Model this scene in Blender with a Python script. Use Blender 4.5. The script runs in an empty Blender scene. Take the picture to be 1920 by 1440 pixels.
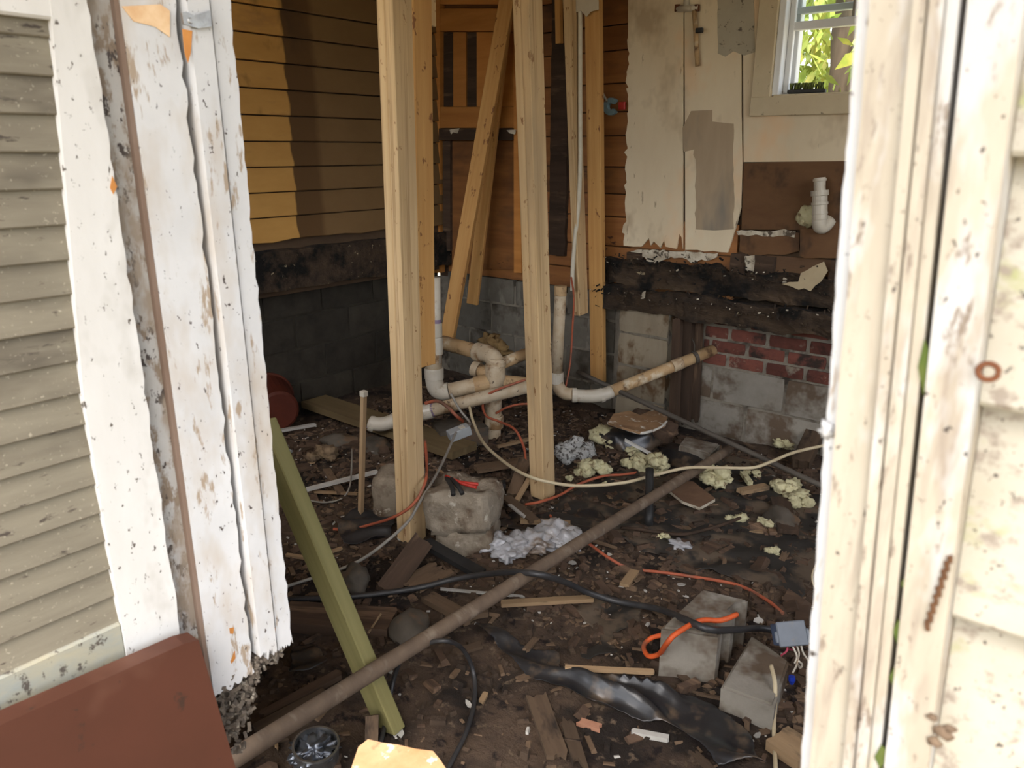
import bpy, bmesh, math, random
from math import sin, cos, pi, radians
from mathutils import Vector, Matrix, noise

# ------------------------------------------------------------------ camera, sky, sun, exposure
scene = bpy.context.scene
COL = scene.collection
YAW, PITCH, EYE, FPX = radians(39), radians(17), 1.5, 1440.0

cam_data = bpy.data.cameras.new("camera")
cam_data.sensor_width = 36.0
cam_data.lens = 36.0 * FPX / 1920.0
cam_data.clip_start = 0.02
cam_data.dof.use_dof = True
cam_data.dof.focus_distance = 3.0
cam_data.dof.aperture_fstop = 9.0
cam = bpy.data.objects.new("camera", cam_data)
cam.location = (0, 0, EYE)
cam.rotation_euler = (radians(90) - PITCH, 0, YAW)
COL.objects.link(cam)
scene.camera = cam

world = bpy.data.worlds.new("sky")
scene.world = world
world.use_nodes = True
wn = world.node_tree
wn.nodes.clear()
w_out = wn.nodes.new("ShaderNodeOutputWorld")
w_bg = wn.nodes.new("ShaderNodeBackground")
w_sky = wn.nodes.new("ShaderNodeTexSky")
w_sky.sky_type = 'NISHITA'
w_sky.sun_disc = False
w_sky.sun_elevation = radians(55)
w_sky.sun_rotation = radians(150)
w_sky.air_density = 1.0
w_sky.dust_density = 4.0
w_sky.ozone_density = 0.6
w_hs = wn.nodes.new("ShaderNodeHueSaturation")
w_hs.inputs["Saturation"].default_value = 0.45
w_bg.inputs["Strength"].default_value = 0.45
wn.links.new(w_sky.outputs[0], w_hs.inputs["Color"])
wn.links.new(w_hs.outputs[0], w_bg.inputs["Color"])
wn.links.new(w_bg.outputs[0], w_out.inputs[0])

sun_data = bpy.data.lights.new("sun", 'SUN')
sun_data.energy = 3.0
sun_data.angle = radians(1.2)
sun_data.color = (1.0, 0.93, 0.80)
sun = bpy.data.objects.new("sun", sun_data)
sun_dir = Vector((-cos(radians(60)) * sin(radians(60)), cos(radians(60)) * cos(radians(60)), -sin(radians(60))))
sun.rotation_euler = sun_dir.to_track_quat('-Z', 'Y').to_euler()
sun.location = (3, -3, 6)
COL.objects.link(sun)

scene.view_settings.view_transform = 'Standard'
scene.view_settings.look = 'None'
scene.view_settings.exposure = 1.02
scene.view_settings.gamma = 1.0
scene.view_settings.use_curve_mapping = False
scene.cycles.use_adaptive_sampling = True
scene.cycles.adaptive_threshold = 0.03
scene.cycles.max_bounces = 7
scene.cycles.diffuse_bounces = 4

# ------------------------------------------------------------------ from the photograph's frame into the room
_c, _s = cos(PITCH), sin(PITCH)
CF = Vector((-sin(YAW) * _c, cos(YAW) * _c, -_s))
CR = Vector((cos(YAW), sin(YAW), 0))
CU = Vector((-sin(YAW) * _s, cos(YAW) * _s, _c))
CO = Vector((0, 0, EYE))
FH = Vector((-sin(YAW), cos(YAW), 0))
XL, YB, XD, YF = -3.65, 3.80, -1.0, 0.5      # siding wall, back wall, door jamb, front wall


def ray(px, py):
    return CF + CR * ((px - 960) / FPX) - CU * ((py - 720) / FPX)


def on_axis(px, py, ax, v):
    d = ray(px, py)
    return CO + d * ((v - CO[ax]) / d[ax])


def G(px, py, z=0.0):
    return on_axis(px, py, 2, z)


def BW(px, py, off=0.0):
    return on_axis(px, py, 1, YB - off)


def LW(px, py, off=0.0):
    return on_axis(px, py, 0, XL + off)


def V(px, py, fd):
    d = ray(px, py)
    return CO + d * (fd / d.dot(FH))


def D(px, py, dep):
    return CO + ray(px, py) * dep


def gz(x, y):
    h = 0.030 * noise.noise((x * 1.1, y * 1.1, 3.1)) + 0.020 * noise.noise((x * 3.3, y * 3.3, 7.7))
    h += 0.009 * noise.noise((x * 10, y * 10, 1.2)) + 0.005 * noise.noise((x * 27, y * 27, 5.2))
    return h


def Gp(px, py, off=0.0):
    z = off
    for _ in range(5):
        p = G(px, py, z)
        z = gz(p.x, p.y) + off
    return G(px, py, z)


# ------------------------------------------------------------------ mesh helpers
PW = {}
RNG = random.Random(11)


def tag(o, label, cat=None, group=None, kind=None):
    if label:
        o["label"] = label
    if cat:
        o["category"] = cat
    if group:
        o["group"] = group
    if kind:
        o["kind"] = kind
    return o


def thing(name, label, cat, loc, group=None, kind=None):
    o = bpy.data.objects.new(name, None)
    o.empty_display_size = 0.05
    o.location = loc
    COL.objects.link(o)
    PW[o.name] = Vector(loc)
    return tag(o, label, cat, group, kind)


def link(name, me, mat, parent, M=None):
    o = bpy.data.objects.new(name, me)
    COL.objects.link(o)
    if mat and not me.materials:
        me.materials.append(mat)
    M = M or Matrix.Identity(4)
    w = M.to_translation()
    PW[o.name] = w.copy()
    if parent:
        o.parent = parent
        # parents that are boards carry a rotation: undo it
        if parent.rotation_euler[:] != (0.0, 0.0, 0.0):
            R = parent.rotation_euler.to_matrix().to_4x4()
            L = (Matrix.Translation(PW[parent.name]) @ R).inverted() @ M
        else:
            L = Matrix.Translation(-PW[parent.name]) @ M
        o.location = L.to_translation()
        o.rotation_euler = L.to_euler()
    else:
        o.location = w
        o.rotation_euler = M.to_euler()
    return o


def mk(name, bm, mat, parent=None, smooth=False):
    """bmesh in world coordinates -> object whose origin is the middle of its base"""
    vs = bm.verts
    lo = Vector([min(v.co[i] for v in vs) for i in range(3)])
    hi = Vector([max(v.co[i] for v in vs) for i in range(3)])
    c = Vector(((lo.x + hi.x) / 2, (lo.y + hi.y) / 2, lo.z))
    for v in vs:
        v.co -= c
    bmesh.ops.recalc_face_normals(bm, faces=bm.faces)
    if smooth:
        for f in bm.faces:
            f.smooth = True
    me = bpy.data.meshes.new(name)
    bm.to_mesh(me)
    bm.free()
    return link(name, me, mat, parent, Matrix.Translation(c))


def box(bm, lo, hi, bev=0.0):
    lo, hi = Vector(lo), Vector(hi)
    r = bmesh.ops.create_cube(bm, size=1.0)
    for v in r['verts']:
        v.co = Vector(((lo.x + hi.x) / 2 + v.co.x * (hi.x - lo.x), (lo.y + hi.y) / 2 + v.co.y * (hi.y - lo.y),
                       (lo.z + hi.z) / 2 + v.co.z * (hi.z - lo.z)))
    if bev > 0:
        es = list({e for v in r['verts'] for e in v.link_edges})
        bmesh.ops.bevel(bm, geom=es, offset=bev, segments=1, affect='EDGES', profile=0.5)
    return bm


def boxobj(name, lo, hi, mat, parent=None, bev=0.003):
    bm = bmesh.new()
    box(bm, lo, hi, bev)
    return mk(name, bm, mat, parent)


def basis(p0, p1, up):
    x = (Vector(p1) - Vector(p0)).normalized()
    z = Vector(up)
    z = (z - x * z.dot(x))
    if z.length < 1e-4:
        z = Vector((0, 1, 0)) - x * x.y
    z.normalize()
    y = z.cross(x)
    R = Matrix((x, y, z)).transposed()
    return R


def board(name, p0, p1, w, t, mat, parent=None, up=(0, 0, 1), bev=0.0025, jag=0.0, bow=0.0, seed=None, taper=1.0):
    """plank with its length on local X, width on Y, thickness on Z (towards up); jag breaks the ends"""
    p0, p1 = Vector(p0), Vector(p1)
    L = (p1 - p0).length
    R = basis(p0, p1, up)
    rg = random.Random(seed if seed is not None else RNG.random())
    bm = bmesh.new()
    if jag > 0:
        n = max(3, min(9, int(w / 0.009)))
        a, b = [], []
        for i in range(n + 1):
            yy = -w / 2 + w * i / n
            a.append((-L / 2 + rg.random() * jag, yy))
            b.append((L / 2 - rg.random() * jag, yy * taper))
        poly = a[::-1] + b
        bot = [bm.verts.new((x, y, -t / 2)) for x, y in poly]
        top = [bm.verts.new((x, y, t / 2)) for x, y in poly]
        m = len(poly)
        for i in range(m):
            bm.faces.new((bot[i], bot[(i + 1) % m], top[(i + 1) % m], top[i]))
        for i in range(n):       # strips across so that the ends stay jagged
            bm.faces.new((top[n - i], top[n - i - 1], top[n + 1 + i + 1], top[n + 1 + i]))
            bm.faces.new((bot[n - i], bot[n + 1 + i], bot[n + 1 + i + 1], bot[n - i - 1]))
    else:
        box(bm, (-L / 2, -w / 2, -t / 2), (L / 2, w / 2, t / 2), min(bev, t * 0.3))
        if bow:
            bmesh.ops.bisect_plane(bm, geom=bm.verts[:] + bm.edges[:] + bm.faces[:], plane_co=(0, 0, 0), plane_no=(1, 0, 0))
            for v in bm.verts:
                v.co.z += bow * (1 - (2 * v.co.x / L) ** 2)
    bmesh.ops.recalc_face_normals(bm, faces=bm.faces)
    me = bpy.data.meshes.new(name)
    bm.to_mesh(me)
    bm.free()
    return link(name, me, mat, parent, Matrix.Translation((p0 + p1) / 2) @ R.to_4x4())


def poly_prism(name, pts, off, mat, parent=None):
    """flat outline (world points) given thickness along the vector off"""
    bm = bmesh.new()
    off = Vector(off)
    a = [bm.verts.new(p) for p in pts]
    b = [bm.verts.new(Vector(p) + off) for p in pts]
    m = len(pts)
    f1 = bm.faces.new(a)
    f2 = bm.faces.new(b[::-1])
    f1.normal_update()
    f2.normal_update()
    for i in range(m):
        bm.faces.new((a[i], b[i], b[(i + 1) % m], a[(i + 1) % m]))
    bmesh.ops.triangulate(bm, faces=[f1, f2])
    return mk(name, bm, mat, parent)


def rough_line(pts, step, amp, rg):
    """points along a pixel outline, jittered"""
    out = []
    for (x0, y0), (x1, y1) in zip(pts[:-1], pts[1:]):
        n = max(1, int(math.hypot(x1 - x0, y1 - y0) / step))
        for k in range(n):
            t = k / n
            j = amp if k else amp * 0.3
            out.append((x0 + (x1 - x0) * t + rg.uniform(-j, j), y0 + (y1 - y0) * t + rg.uniform(-j, j)))
    out.append(pts[-1])
    return out


def catmull(P, n=6):
    P = [Vector(p) for p in P]
    if len(P) < 3:
        return P
    Q = [P[0] * 2 - P[1]] + P + [P[-1] * 2 - P[-2]]
    out = []
    for i in range(1, len(Q) - 2):
        a, b, c, d = Q[i - 1], Q[i], Q[i + 1], Q[i + 2]
        for k in range(n):
            t = k / n
            out.append(0.5 * ((2 * b) + (c - a) * t + (2 * a - 5 * b + 4 * c - d) * t * t + (3 * b - a - 3 * c + d) * t ** 3))
    out.append(P[-1])
    return out


def sweep(bm, pts, r, seg=10, radii=None, wob=0.0):
    pts = [Vector(p) for p in pts]
    rings = []
    t0 = (pts[1] - pts[0]).normalized()
    nrm = t0.orthogonal().normalized()
    for i, p in enumerate(pts):
        if i == 0:
            t = t0
        elif i == len(pts) - 1:
            t = (pts[-1] - pts[-2]).normalized()
        else:
            t = (pts[i + 1] - pts[i - 1]).normalized()
        nrm = (nrm - t * nrm.dot(t)).normalized()
        b = t.cross(nrm)
        rr = radii[i] if radii else r
        ring = []
        for k in range(seg):
            a = 2 * pi * k / seg
            q = rr * (1 + (wob * noise.noise(p * 40 + Vector((k, 0, 0))) if wob else 0))
            ring.append(bm.verts.new(p + (nrm * cos(a) + b * sin(a)) * q))
        rings.append(ring)
    for A, B in zip(rings[:-1], rings[1:]):
        for k in range(seg):
            f = bm.faces.new((A[k], A[(k + 1) % seg], B[(k + 1) % seg], B[k]))
            f.smooth = True
    bm.faces.new(rings[0][::-1])
    bm.faces.new(rings[-1])


def tube(name, pts, r, mat, parent=None, seg=8, n=6, wob=0.0):
    bm = bmesh.new()
    sweep(bm, catmull(pts, n) if len(pts) > 2 else pts, r, seg, wob=wob)
    return mk(name, bm, mat, parent)


def lathe(name, p0, p1, prof, mat, parent=None, seg=20):
    """profile of (fraction or metres along p0->p1, radius)"""
    p0, p1 = Vector(p0), Vector(p1)
    ax = (p1 - p0).normalized()
    n = ax.orthogonal().normalized()
    b = ax.cross(n)
    bm = bmesh.new()
    rings = []
    for d, r in prof:
        rings.append([bm.verts.new(p0 + ax * d + (n * cos(2 * pi * k / seg) + b * sin(2 * pi * k / seg)) * r) for k in range(seg)])
    for A, B in zip(rings[:-1], rings[1:]):
        for k in range(seg):
            bm.faces.new((A[k], A[(k + 1) % seg], B[(k + 1) % seg], B[k]))
    bm.faces.new(rings[0][::-1])
    bm.faces.new(rings[-1])
    return mk(name, bm, mat, parent)


def blob_into(bm, c, size, seed, amp=0.25, freq=1.6, sub=3, R=None):
    r = bmesh.ops.create_icosphere(bm, subdivisions=sub, radius=1.0)
    c = Vector(c)
    for v in r['verts']:
        d = v.co.normalized()
        k = 1 + amp * noise.noise(d * freq + Vector((seed * 3.7, seed, 0))) + amp * 0.5 * noise.noise(d * freq * 2.7 + Vector((0, seed, seed)))
        q = Vector((d.x * size[0], d.y * size[1], d.z * size[2])) * k
        v.co = c + (R @ q if R else q)
    for f in bm.faces:
        f.smooth = True


def rough_box_bm(lo, hi, cell, amp, freq, seed, R=None, org=None, rnd=0.0, maxn=40):
    """a subdivided block with worn, uneven faces"""
    lo, hi = Vector(lo), Vector(hi)
    bm = bmesh.new()
    n = [max(1, min(maxn, int(round((hi[i] - lo[i]) / cell)))) for i in range(3)]
    idx = {}

    def vert(i, j, k):
        key = (i, j, k)
        if key not in idx:
            p = Vector([lo[a] + (hi[a] - lo[a]) * (i, j, k)[a] / n[a] for a in range(3)])
            e = sum(1 for a in range(3) if (i, j, k)[a] in (0, n[a]))
            if e >= 2 and rnd:
                ctr = (lo + hi) / 2
                p += (ctr - p).normalized() * rnd * (e - 1)
            d = Vector((noise.noise(p * freq + Vector((seed, 0, 0))), noise.noise(p * freq + Vector((0, seed + 9, 0))), noise.noise(p * freq + Vector((0, 0, seed + 21)))))
            p += d * amp
            p += d.yzx * 0 + Vector((noise.noise(p * freq * 4), noise.noise(p * freq * 4 + Vector((5, 5, 5))), noise.noise(p * freq * 4 + Vector((9, 2, 5))))) * amp * 0.35
            if R:
                p = R @ p
            if org:
                p = p + org
            idx[key] = bm.verts.new(p)
        return idx[key]
    for a in range(3):
        b, c = (a + 1) % 3, (a + 2) % 3
        for side in (0, n[a]):
            for i in range(n[b]):
                for j in range(n[c]):
                    q = []
                    for di, dj in ((0, 0), (1, 0), (1, 1), (0, 1)):
                        t = [0, 0, 0]
                        t[a], t[b], t[c] = side, i + di, j + dj
                        q.append(vert(*t))
                    bm.faces.new(q if side else q[::-1])
    return bm


def in_poly(x, y, P):
    ins = False
    j = len(P) - 1
    for i in range(len(P)):
        if (P[i][1] > y) != (P[j][1] > y) and x < (P[j][0] - P[i][0]) * (y - P[i][1]) / (P[j][1] - P[i][1]) + P[i][0]:
            ins = not ins
        j = i
    return ins


def sheet(name, px_poly, hfun, cell, mat, parent=None, edge=0.03, thick=0.0015):
    P = [(p.x, p.y) for p in (Gp(*q) for q in px_poly)]
    x0, x1 = min(p[0] for p in P), max(p[0] for p in P)
    y0, y1 = min(p[1] for p in P), max(p[1] for p in P)
    bm = bmesh.new()
    vs = {}
    nx, ny = int((x1 - x0) / cell) + 1, int((y1 - y0) / cell) + 1

    def vert(i, j):
        if (i, j) not in vs:
            x, y = x0 + i * cell, y0 + j * cell
            x += cell * 0.3 * noise.noise((x * 60, y * 60, 2))
            y += cell * 0.3 * noise.noise((x * 60, y * 60, 8))
            vs[i, j] = bm.verts.new((x, y, gz(x, y) + hfun(x, y)))
        return vs[i, j]
    for i in range(nx):
        for j in range(ny):
            x, y = x0 + (i + .5) * cell, y0 + (j + .5) * cell
            jx, jy = edge * noise.noise((x * 9, y * 9, 4)), edge * noise.noise((x * 9, y * 9, 14))
            if in_poly(x + jx, y + jy, P):
                f = bm.faces.new((vert(i, j), vert(i + 1, j), vert(i + 1, j + 1), vert(i, j + 1)))
                f.smooth = True
    for _ in range(8):
        bmesh.ops.smooth_vert(bm, verts=[v for v in bm.verts if v.is_boundary], factor=0.5, use_axis_x=True, use_axis_y=True, use_axis_z=True)
    bmesh.ops.smooth_vert(bm, verts=bm.verts[:], factor=0.5, use_axis_x=True, use_axis_y=True, use_axis_z=True)
    g = bmesh.ops.extrude_face_region(bm, geom=bm.faces[:])
    for e in g['geom']:
        if isinstance(e, bmesh.types.BMVert):
            e.co.z += thick
    return mk(name, bm, mat, parent, smooth=True)


# ------------------------------------------------------------------ materials
def _mix(nt, fac, a, b):
    m = nt.nodes.new("ShaderNodeMix")
    m.data_type = 'RGBA'
    for k, v in ((0, fac), (6, a), (7, b)):
        if isinstance(v, (tuple, list)):
            m.inputs[k].default_value = (*v[:3], 1) if k else v
        elif isinstance(v, (int, float)):
            m.inputs[k].default_value = v
        else:
            nt.links.new(v, m.inputs[k])
    return m.outputs[2]


def _noise(nt, vec, sc, detail=5, rough=0.6, dist=0.0):
    mp = nt.nodes.new("ShaderNodeMapping")
    mp.inputs["Scale"].default_value = sc if isinstance(sc, (tuple, list)) else (sc, sc, sc)
    nt.links.new(vec, mp.inputs["Vector"])
    n = nt.nodes.new("ShaderNodeTexNoise")
    n.inputs["Scale"].default_value = 1.0
    n.inputs["Detail"].default_value = detail
    n.inputs["Roughness"].default_value = rough
    n.inputs["Distortion"].default_value = dist
    nt.links.new(mp.outputs[0], n.inputs["Vector"])
    return n.outputs[0]


def _ramp(nt, v, lo, hi):
    m = nt.nodes.new("ShaderNodeMapRange")
    m.inputs[1].default_value, m.inputs[2].default_value = lo, hi
    nt.links.new(v, m.inputs[0])
    return m.outputs[0]


def M(name, c1, c2, sc=6, rough=0.8, bump=0.25, bsc=None, spots=(), rv=0.15, coord='Object', metal=0.0, spec=0.3,
      detail=5, dist=0.0, trans=0.0, alpha=1.0, extra=None, bdist=0.004, rhue=0.0):
    m = bpy.data.materials.new(name)
    m.use_nodes = True
    nt = m.node_tree
    bs = nt.nodes["Principled BSDF"]
    tc = nt.nodes.new("ShaderNodeTexCoord")
    geo = nt.nodes.new("ShaderNodeNewGeometry")
    oi = nt.nodes.new("ShaderNodeObjectInfo")
    src = tc.outputs["Object"] if coord == 'Object' else geo.outputs["Position"]
    vec = src
    if coord == 'Object':
        ad = nt.nodes.new("ShaderNodeVectorMath")
        ad.operation = 'MULTIPLY_ADD'
        nt.links.new(oi.outputs["Random"], ad.inputs[0])
        ad.inputs[1].default_value = (37.0, 91.0, 53.0)
        nt.links.new(src, ad.inputs[2])
        vec = ad.outputs[0]
    fac = _noise(nt, vec, sc, detail, 0.62, dist)
    col = _mix(nt, _ramp(nt, fac, 0.3, 0.7), c1, c2)
    for sp in spots:
        c, s, lo, hi = sp[:4]
        lo, hi = lo - 0.035, hi - 0.03
        f = _noise(nt, vec, s, 4, 0.65)
        col = _mix(nt, _ramp(nt, f, lo, hi), col, c)
    if extra:
        col = extra(nt, col, geo.outputs["Position"])
    if rv or rhue:
        hs = nt.nodes.new("ShaderNodeHueSaturation")
        nt.links.new(_ramp(nt, oi.outputs["Random"], -10, 10), hs.inputs["Value"])
        mr = nt.nodes.new("ShaderNodeMapRange")
        mr.inputs[3].default_value, mr.inputs[4].default_value = 1 - rv, 1 + rv
        nt.links.new(oi.outputs["Random"], mr.inputs[0])
        nt.links.new(mr.outputs[0], hs.inputs["Value"])
        nt.links.new(col, hs.inputs["Color"])
        col = hs.outputs[0]
    nt.links.new(col, bs.inputs["Base Color"])
    bs.inputs["Roughness"].default_value = rough
    bs.inputs["Metallic"].default_value = metal
    bs.inputs["Specular IOR Level"].default_value = spec
    if trans:
        bs.inputs["Transmission Weight"].default_value = trans
    if alpha < 1:
        bs.inputs["Alpha"].default_value = alpha
    if bump:
        b = nt.nodes.new("ShaderNodeBump")
        b.inputs["Strength"].default_value = bump
        b.inputs["Distance"].default_value = bdist
        nf = _noise(nt, vec, bsc or sc, 6, 0.65)
        nt.links.new(nf, b.inputs["Height"])
        nt.links.new(b.outputs[0], bs.inputs["Normal"])
    return m


def siding_tones(nt, col, pos):
    """paler strip nearer the door, a dark band beside it, mid tone beyond, darker blotches over all"""
    sp = nt.nodes.new("ShaderNodeSeparateXYZ")
    nt.links.new(pos, sp.inputs[0])
    nz = _noise(nt, pos, (3, 5, 5), 3)
    ad = nt.nodes.new("ShaderNodeMath")
    ad.operation = 'MULTIPLY_ADD'
    nt.links.new(nz, ad.inputs[0])
    ad.inputs[1].default_value = 0.05
    nt.links.new(sp.outputs[1], ad.inputs[2])
    y = ad.outputs[0]
    col = _mix(nt, _ramp(nt, y, 2.635, 2.645), col, (0.105, 0.055, 0.020))
    col2 = _mix(nt, _noise(nt, pos, (5, 5, 9), 4), (0.15, 0.085, 0.034), (0.205, 0.125, 0.052))
    col = _mix(nt, _ramp(nt, y, 2.80, 2.84), col, col2)
    st = _ramp(nt, _noise(nt, pos, (2, 2.2, 1.6), 5), 0.60, 0.72)
    return _mix(nt, st, col, (0.075, 0.042, 0.018))


PINE = M("pine", (0.542, 0.385, 0.209), (0.437, 0.293, 0.142), (1.5, 34, 34), 0.75, 0.15, spots=[((0.227, 0.117, 0.047), (14, 26, 26), 0.66, 0.70), ((0.350, 0.226, 0.109), (0.8, 60, 60), 0.58, 0.66), ((0.368, 0.259, 0.142), (1.2, 5, 5), 0.55, 0.75)], rv=0.06)
PINE_OR = M("pine_aged", (0.522, 0.297, 0.102), (0.399, 0.198, 0.060), (1.5, 30, 30), 0.75, 0.2, spots=[((0.190, 0.081, 0.030), (13, 24, 24), 0.66, 0.70)], rv=0.10)
TREATED = M("treated_lumber", (0.198, 0.174, 0.068), (0.132, 0.118, 0.043), (1.2, 26, 26), 0.75, 0.2, spots=[((0.066, 0.050, 0.025), (9, 20, 20), 0.72, 0.77)], rv=0.05)
PLANK = M("varnished_plank", (0.297, 0.127, 0.039), (0.187, 0.072, 0.022), (1.2, 18, 18), 0.6, 0.25, spots=[((0.055, 0.022, 0.011), (7, 12, 12), 0.70, 0.75), ((0.077, 0.039, 0.022), (1.5, 3, 3), 0.56, 0.75)], rv=0.18)
PANEL_OR = M("panel_orange", (0.46, 0.20, 0.05), (0.34, 0.135, 0.03), (2, 16, 16), 0.6, 0.2, rv=0.15)
OLD = M("old_dark_wood", (0.075, 0.045, 0.028), (0.035, 0.022, 0.014), (2, 22, 22), 0.9, 0.5, spots=[((0.16, 0.10, 0.06), (2, 14, 14), 0.60, 0.75)], rv=0.25)
ROT = M("rotten_beam", (0.030, 0.021, 0.015), (0.075, 0.048, 0.028), (2.5, 14, 14), 0.95, 0.9, bsc=(8, 40, 40), bdist=0.02, coord='Position',
        spots=[((0.008, 0.007, 0.006), 5, 0.50, 0.62), ((0.36, 0.29, 0.18), (9, 30, 30), 0.70, 0.76)], rv=0.1)
SIDING = M("siding_paint", (0.512, 0.284, 0.080), (0.419, 0.222, 0.058), (3, 9, 9), 0.75, 0.2, rv=0.05, extra=siding_tones,
           spots=[((0.349, 0.186, 0.066), (2, 6, 6), 0.62, 0.75)])
WHITE = M("peeling_white", (0.482, 0.482, 0.482), (0.414, 0.414, 0.414), 8, 0.55, 0.25, coord='Position', rv=0,
          spots=[((0.370, 0.325, 0.274), (9, 9, 4), 0.52, 0.72), ((0.269, 0.213, 0.157), (45, 45, 12), 0.62, 0.68), ((0.056, 0.045, 0.039), (110, 110, 70), 0.68, 0.71)])
WHITE2 = M("dirty_white", (0.36, 0.355, 0.345), (0.29, 0.275, 0.25), 10, 0.6, 0.4, coord='Position', rv=0,
           spots=[((0.17, 0.13, 0.095), (45, 45, 22), 0.52, 0.60), ((0.045, 0.035, 0.03), (75, 75, 40), 0.60, 0.64), ((0.22, 0.18, 0.14), (16, 16, 8), 0.52, 0.64)])
CREAM = M("cream_paint", (0.36, 0.325, 0.26), (0.30, 0.26, 0.20), (30, 30, 6), 0.6, 0.25, coord='Position', rv=0.03,
          spots=[((0.235, 0.195, 0.155), (60, 60, 8), 0.54, 0.72), ((0.38, 0.37, 0.35), (24, 24, 7), 0.54, 0.64), ((0.17, 0.135, 0.105), (90, 90, 26), 0.635, 0.70), ((0.04, 0.03, 0.025), (190, 190, 110), 0.69, 0.72)])
CLAP = M("clapboard_paint", (0.36, 0.335, 0.28), (0.31, 0.28, 0.215), (16, 16, 16), 0.6, 0.3, coord='Position', rv=0.03,
         spots=[((0.215, 0.23, 0.075), (16, 16, 24), 0.60, 0.74), ((0.21, 0.175, 0.14), (50, 50, 60), 0.57, 0.67), ((0.04, 0.03, 0.025), (190, 190, 150), 0.67, 0.70)])
SLAT = M("louvre_slat", (0.162, 0.143, 0.105), (0.121, 0.104, 0.076), (6, 40, 40), 0.75, 0.3, rv=0.05,  # dusty slats; their darker tone stands in for shade on the leaf
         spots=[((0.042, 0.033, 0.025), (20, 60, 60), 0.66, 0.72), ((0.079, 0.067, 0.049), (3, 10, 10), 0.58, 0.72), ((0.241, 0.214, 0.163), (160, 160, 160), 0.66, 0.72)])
STILE = M("louvre_stile", (0.506, 0.500, 0.483), (0.437, 0.425, 0.402), (12, 12, 4), 0.65, 0.25, coord='Position', rv=0,
          spots=[((0.345, 0.328, 0.299), (9, 9, 5), 0.52, 0.70), ((0.081, 0.069, 0.057), (95, 95, 60), 0.66, 0.70)])
BROWNSTRIP = M("brown_strip", (0.175, 0.125, 0.095), (0.130, 0.085, 0.060), (20, 20, 6), 0.8, 0.3, coord='Position', rv=0)
REDB = M("red_brown_board", (0.068, 0.023, 0.013), (0.057, 0.020, 0.011), 7, 0.55, 0.15, rv=0,
         spots=[((0.097, 0.042, 0.026), 3, 0.60, 0.72), ((0.034, 0.017, 0.011), (25, 25, 25), 0.68, 0.74)])
YELROT = M("bottom_rail_paint", (0.275, 0.248, 0.171), (0.209, 0.220, 0.198), (16, 16, 30), 0.75, 0.4, coord='Position', rv=0,
           spots=[((0.066, 0.055, 0.044), (50, 50, 40), 0.60, 0.66)])
PLASTER = M("old_plaster", (0.66, 0.57, 0.41), (0.58, 0.48, 0.33), (4, 4, 1.6), 0.85, 0.2, coord='Position', rv=0.03,
            spots=[((0.42, 0.33, 0.22), (3, 3, 2), 0.60, 0.72), ((0.24, 0.18, 0.12), (26, 26, 6), 0.70, 0.76), ((0.68, 0.46, 0.27), (2.2, 2.2, 1.5), 0.58, 0.74)])
PLASTER_E = M("broken_plaster", (0.62, 0.57, 0.46), (0.34, 0.28, 0.20), 18, 0.95, 0.6, spots=[((0.09, 0.07, 0.05), 25, 0.58, 0.66)], rv=0.1)
BARE = M("bare_patch", (0.40, 0.31, 0.21), (0.33, 0.25, 0.165), (12, 12, 2), 0.9, 0.2, coord='Position', rv=0, spots=[((0.22, 0.19, 0.15), (3, 3, 1), 0.58, 0.7)])
BROWNPLY = M("brown_plywood", (0.15, 0.078, 0.034), (0.11, 0.052, 0.022), (5, 5, 14), 0.8, 0.2, coord='Position', rv=0.15, spots=[((0.05, 0.028, 0.015), (4, 4, 3), 0.58, 0.70)])
TRIMP = M("window_trim_paint", (0.56, 0.48, 0.33), (0.48, 0.40, 0.27), (7, 7, 7), 0.7, 0.2, coord='Position', rv=0.03, spots=[((0.20, 0.16, 0.11), (30, 30, 30), 0.68, 0.74)])
VINYL = M("window_vinyl", (0.72, 0.74, 0.75), (0.66, 0.68, 0.69), 5, 0.4, 0.03, rv=0)
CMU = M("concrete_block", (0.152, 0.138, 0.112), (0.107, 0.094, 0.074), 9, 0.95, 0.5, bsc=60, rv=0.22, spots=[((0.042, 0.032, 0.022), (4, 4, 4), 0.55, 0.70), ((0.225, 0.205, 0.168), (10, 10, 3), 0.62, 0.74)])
CMU_SHADE = M("shade_dark_block", (0.047, 0.040, 0.029), (0.025, 0.021, 0.016), 9, 0.95, 0.5, bsc=60, rv=0.15)  # near-black grey stands in for the deep shade under the beam
YARD = M("yard_bounce", (0.50, 0.42, 0.28), (0.42, 0.36, 0.22), 2, 0.95, 0.3, rv=0, coord='Position')  # unseen ground, coloured pale and warm to bounce light indoors
CMU_L = M("concrete_block_pale", (0.259, 0.235, 0.195), (0.194, 0.173, 0.140), 10, 0.95, 0.5, bsc=70, rv=0.12, spots=[((0.101, 0.071, 0.046), (5, 5, 5), 0.50, 0.64)])
MORTAR = M("mortar", (0.240, 0.212, 0.168), (0.160, 0.136, 0.104), 20, 0.95, 0.4, coord='Position', rv=0, spots=[((0.040, 0.032, 0.024), 5, 0.55, 0.68)])
BRICK = M("brick", (0.150, 0.050, 0.034), (0.098, 0.035, 0.025), 16, 0.95, 0.5, bsc=60, rv=0.35, spots=[((0.270, 0.223, 0.168), 9, 0.62, 0.72), ((0.026, 0.018, 0.014), 7, 0.58, 0.7)])
STAINPIER = M("stained_block", (0.315, 0.264, 0.187), (0.221, 0.176, 0.119), (9, 9, 2), 0.95, 0.4, bsc=50, rv=0.1, spots=[((0.128, 0.076, 0.036), (6, 6, 4), 0.56, 0.66)])
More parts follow.
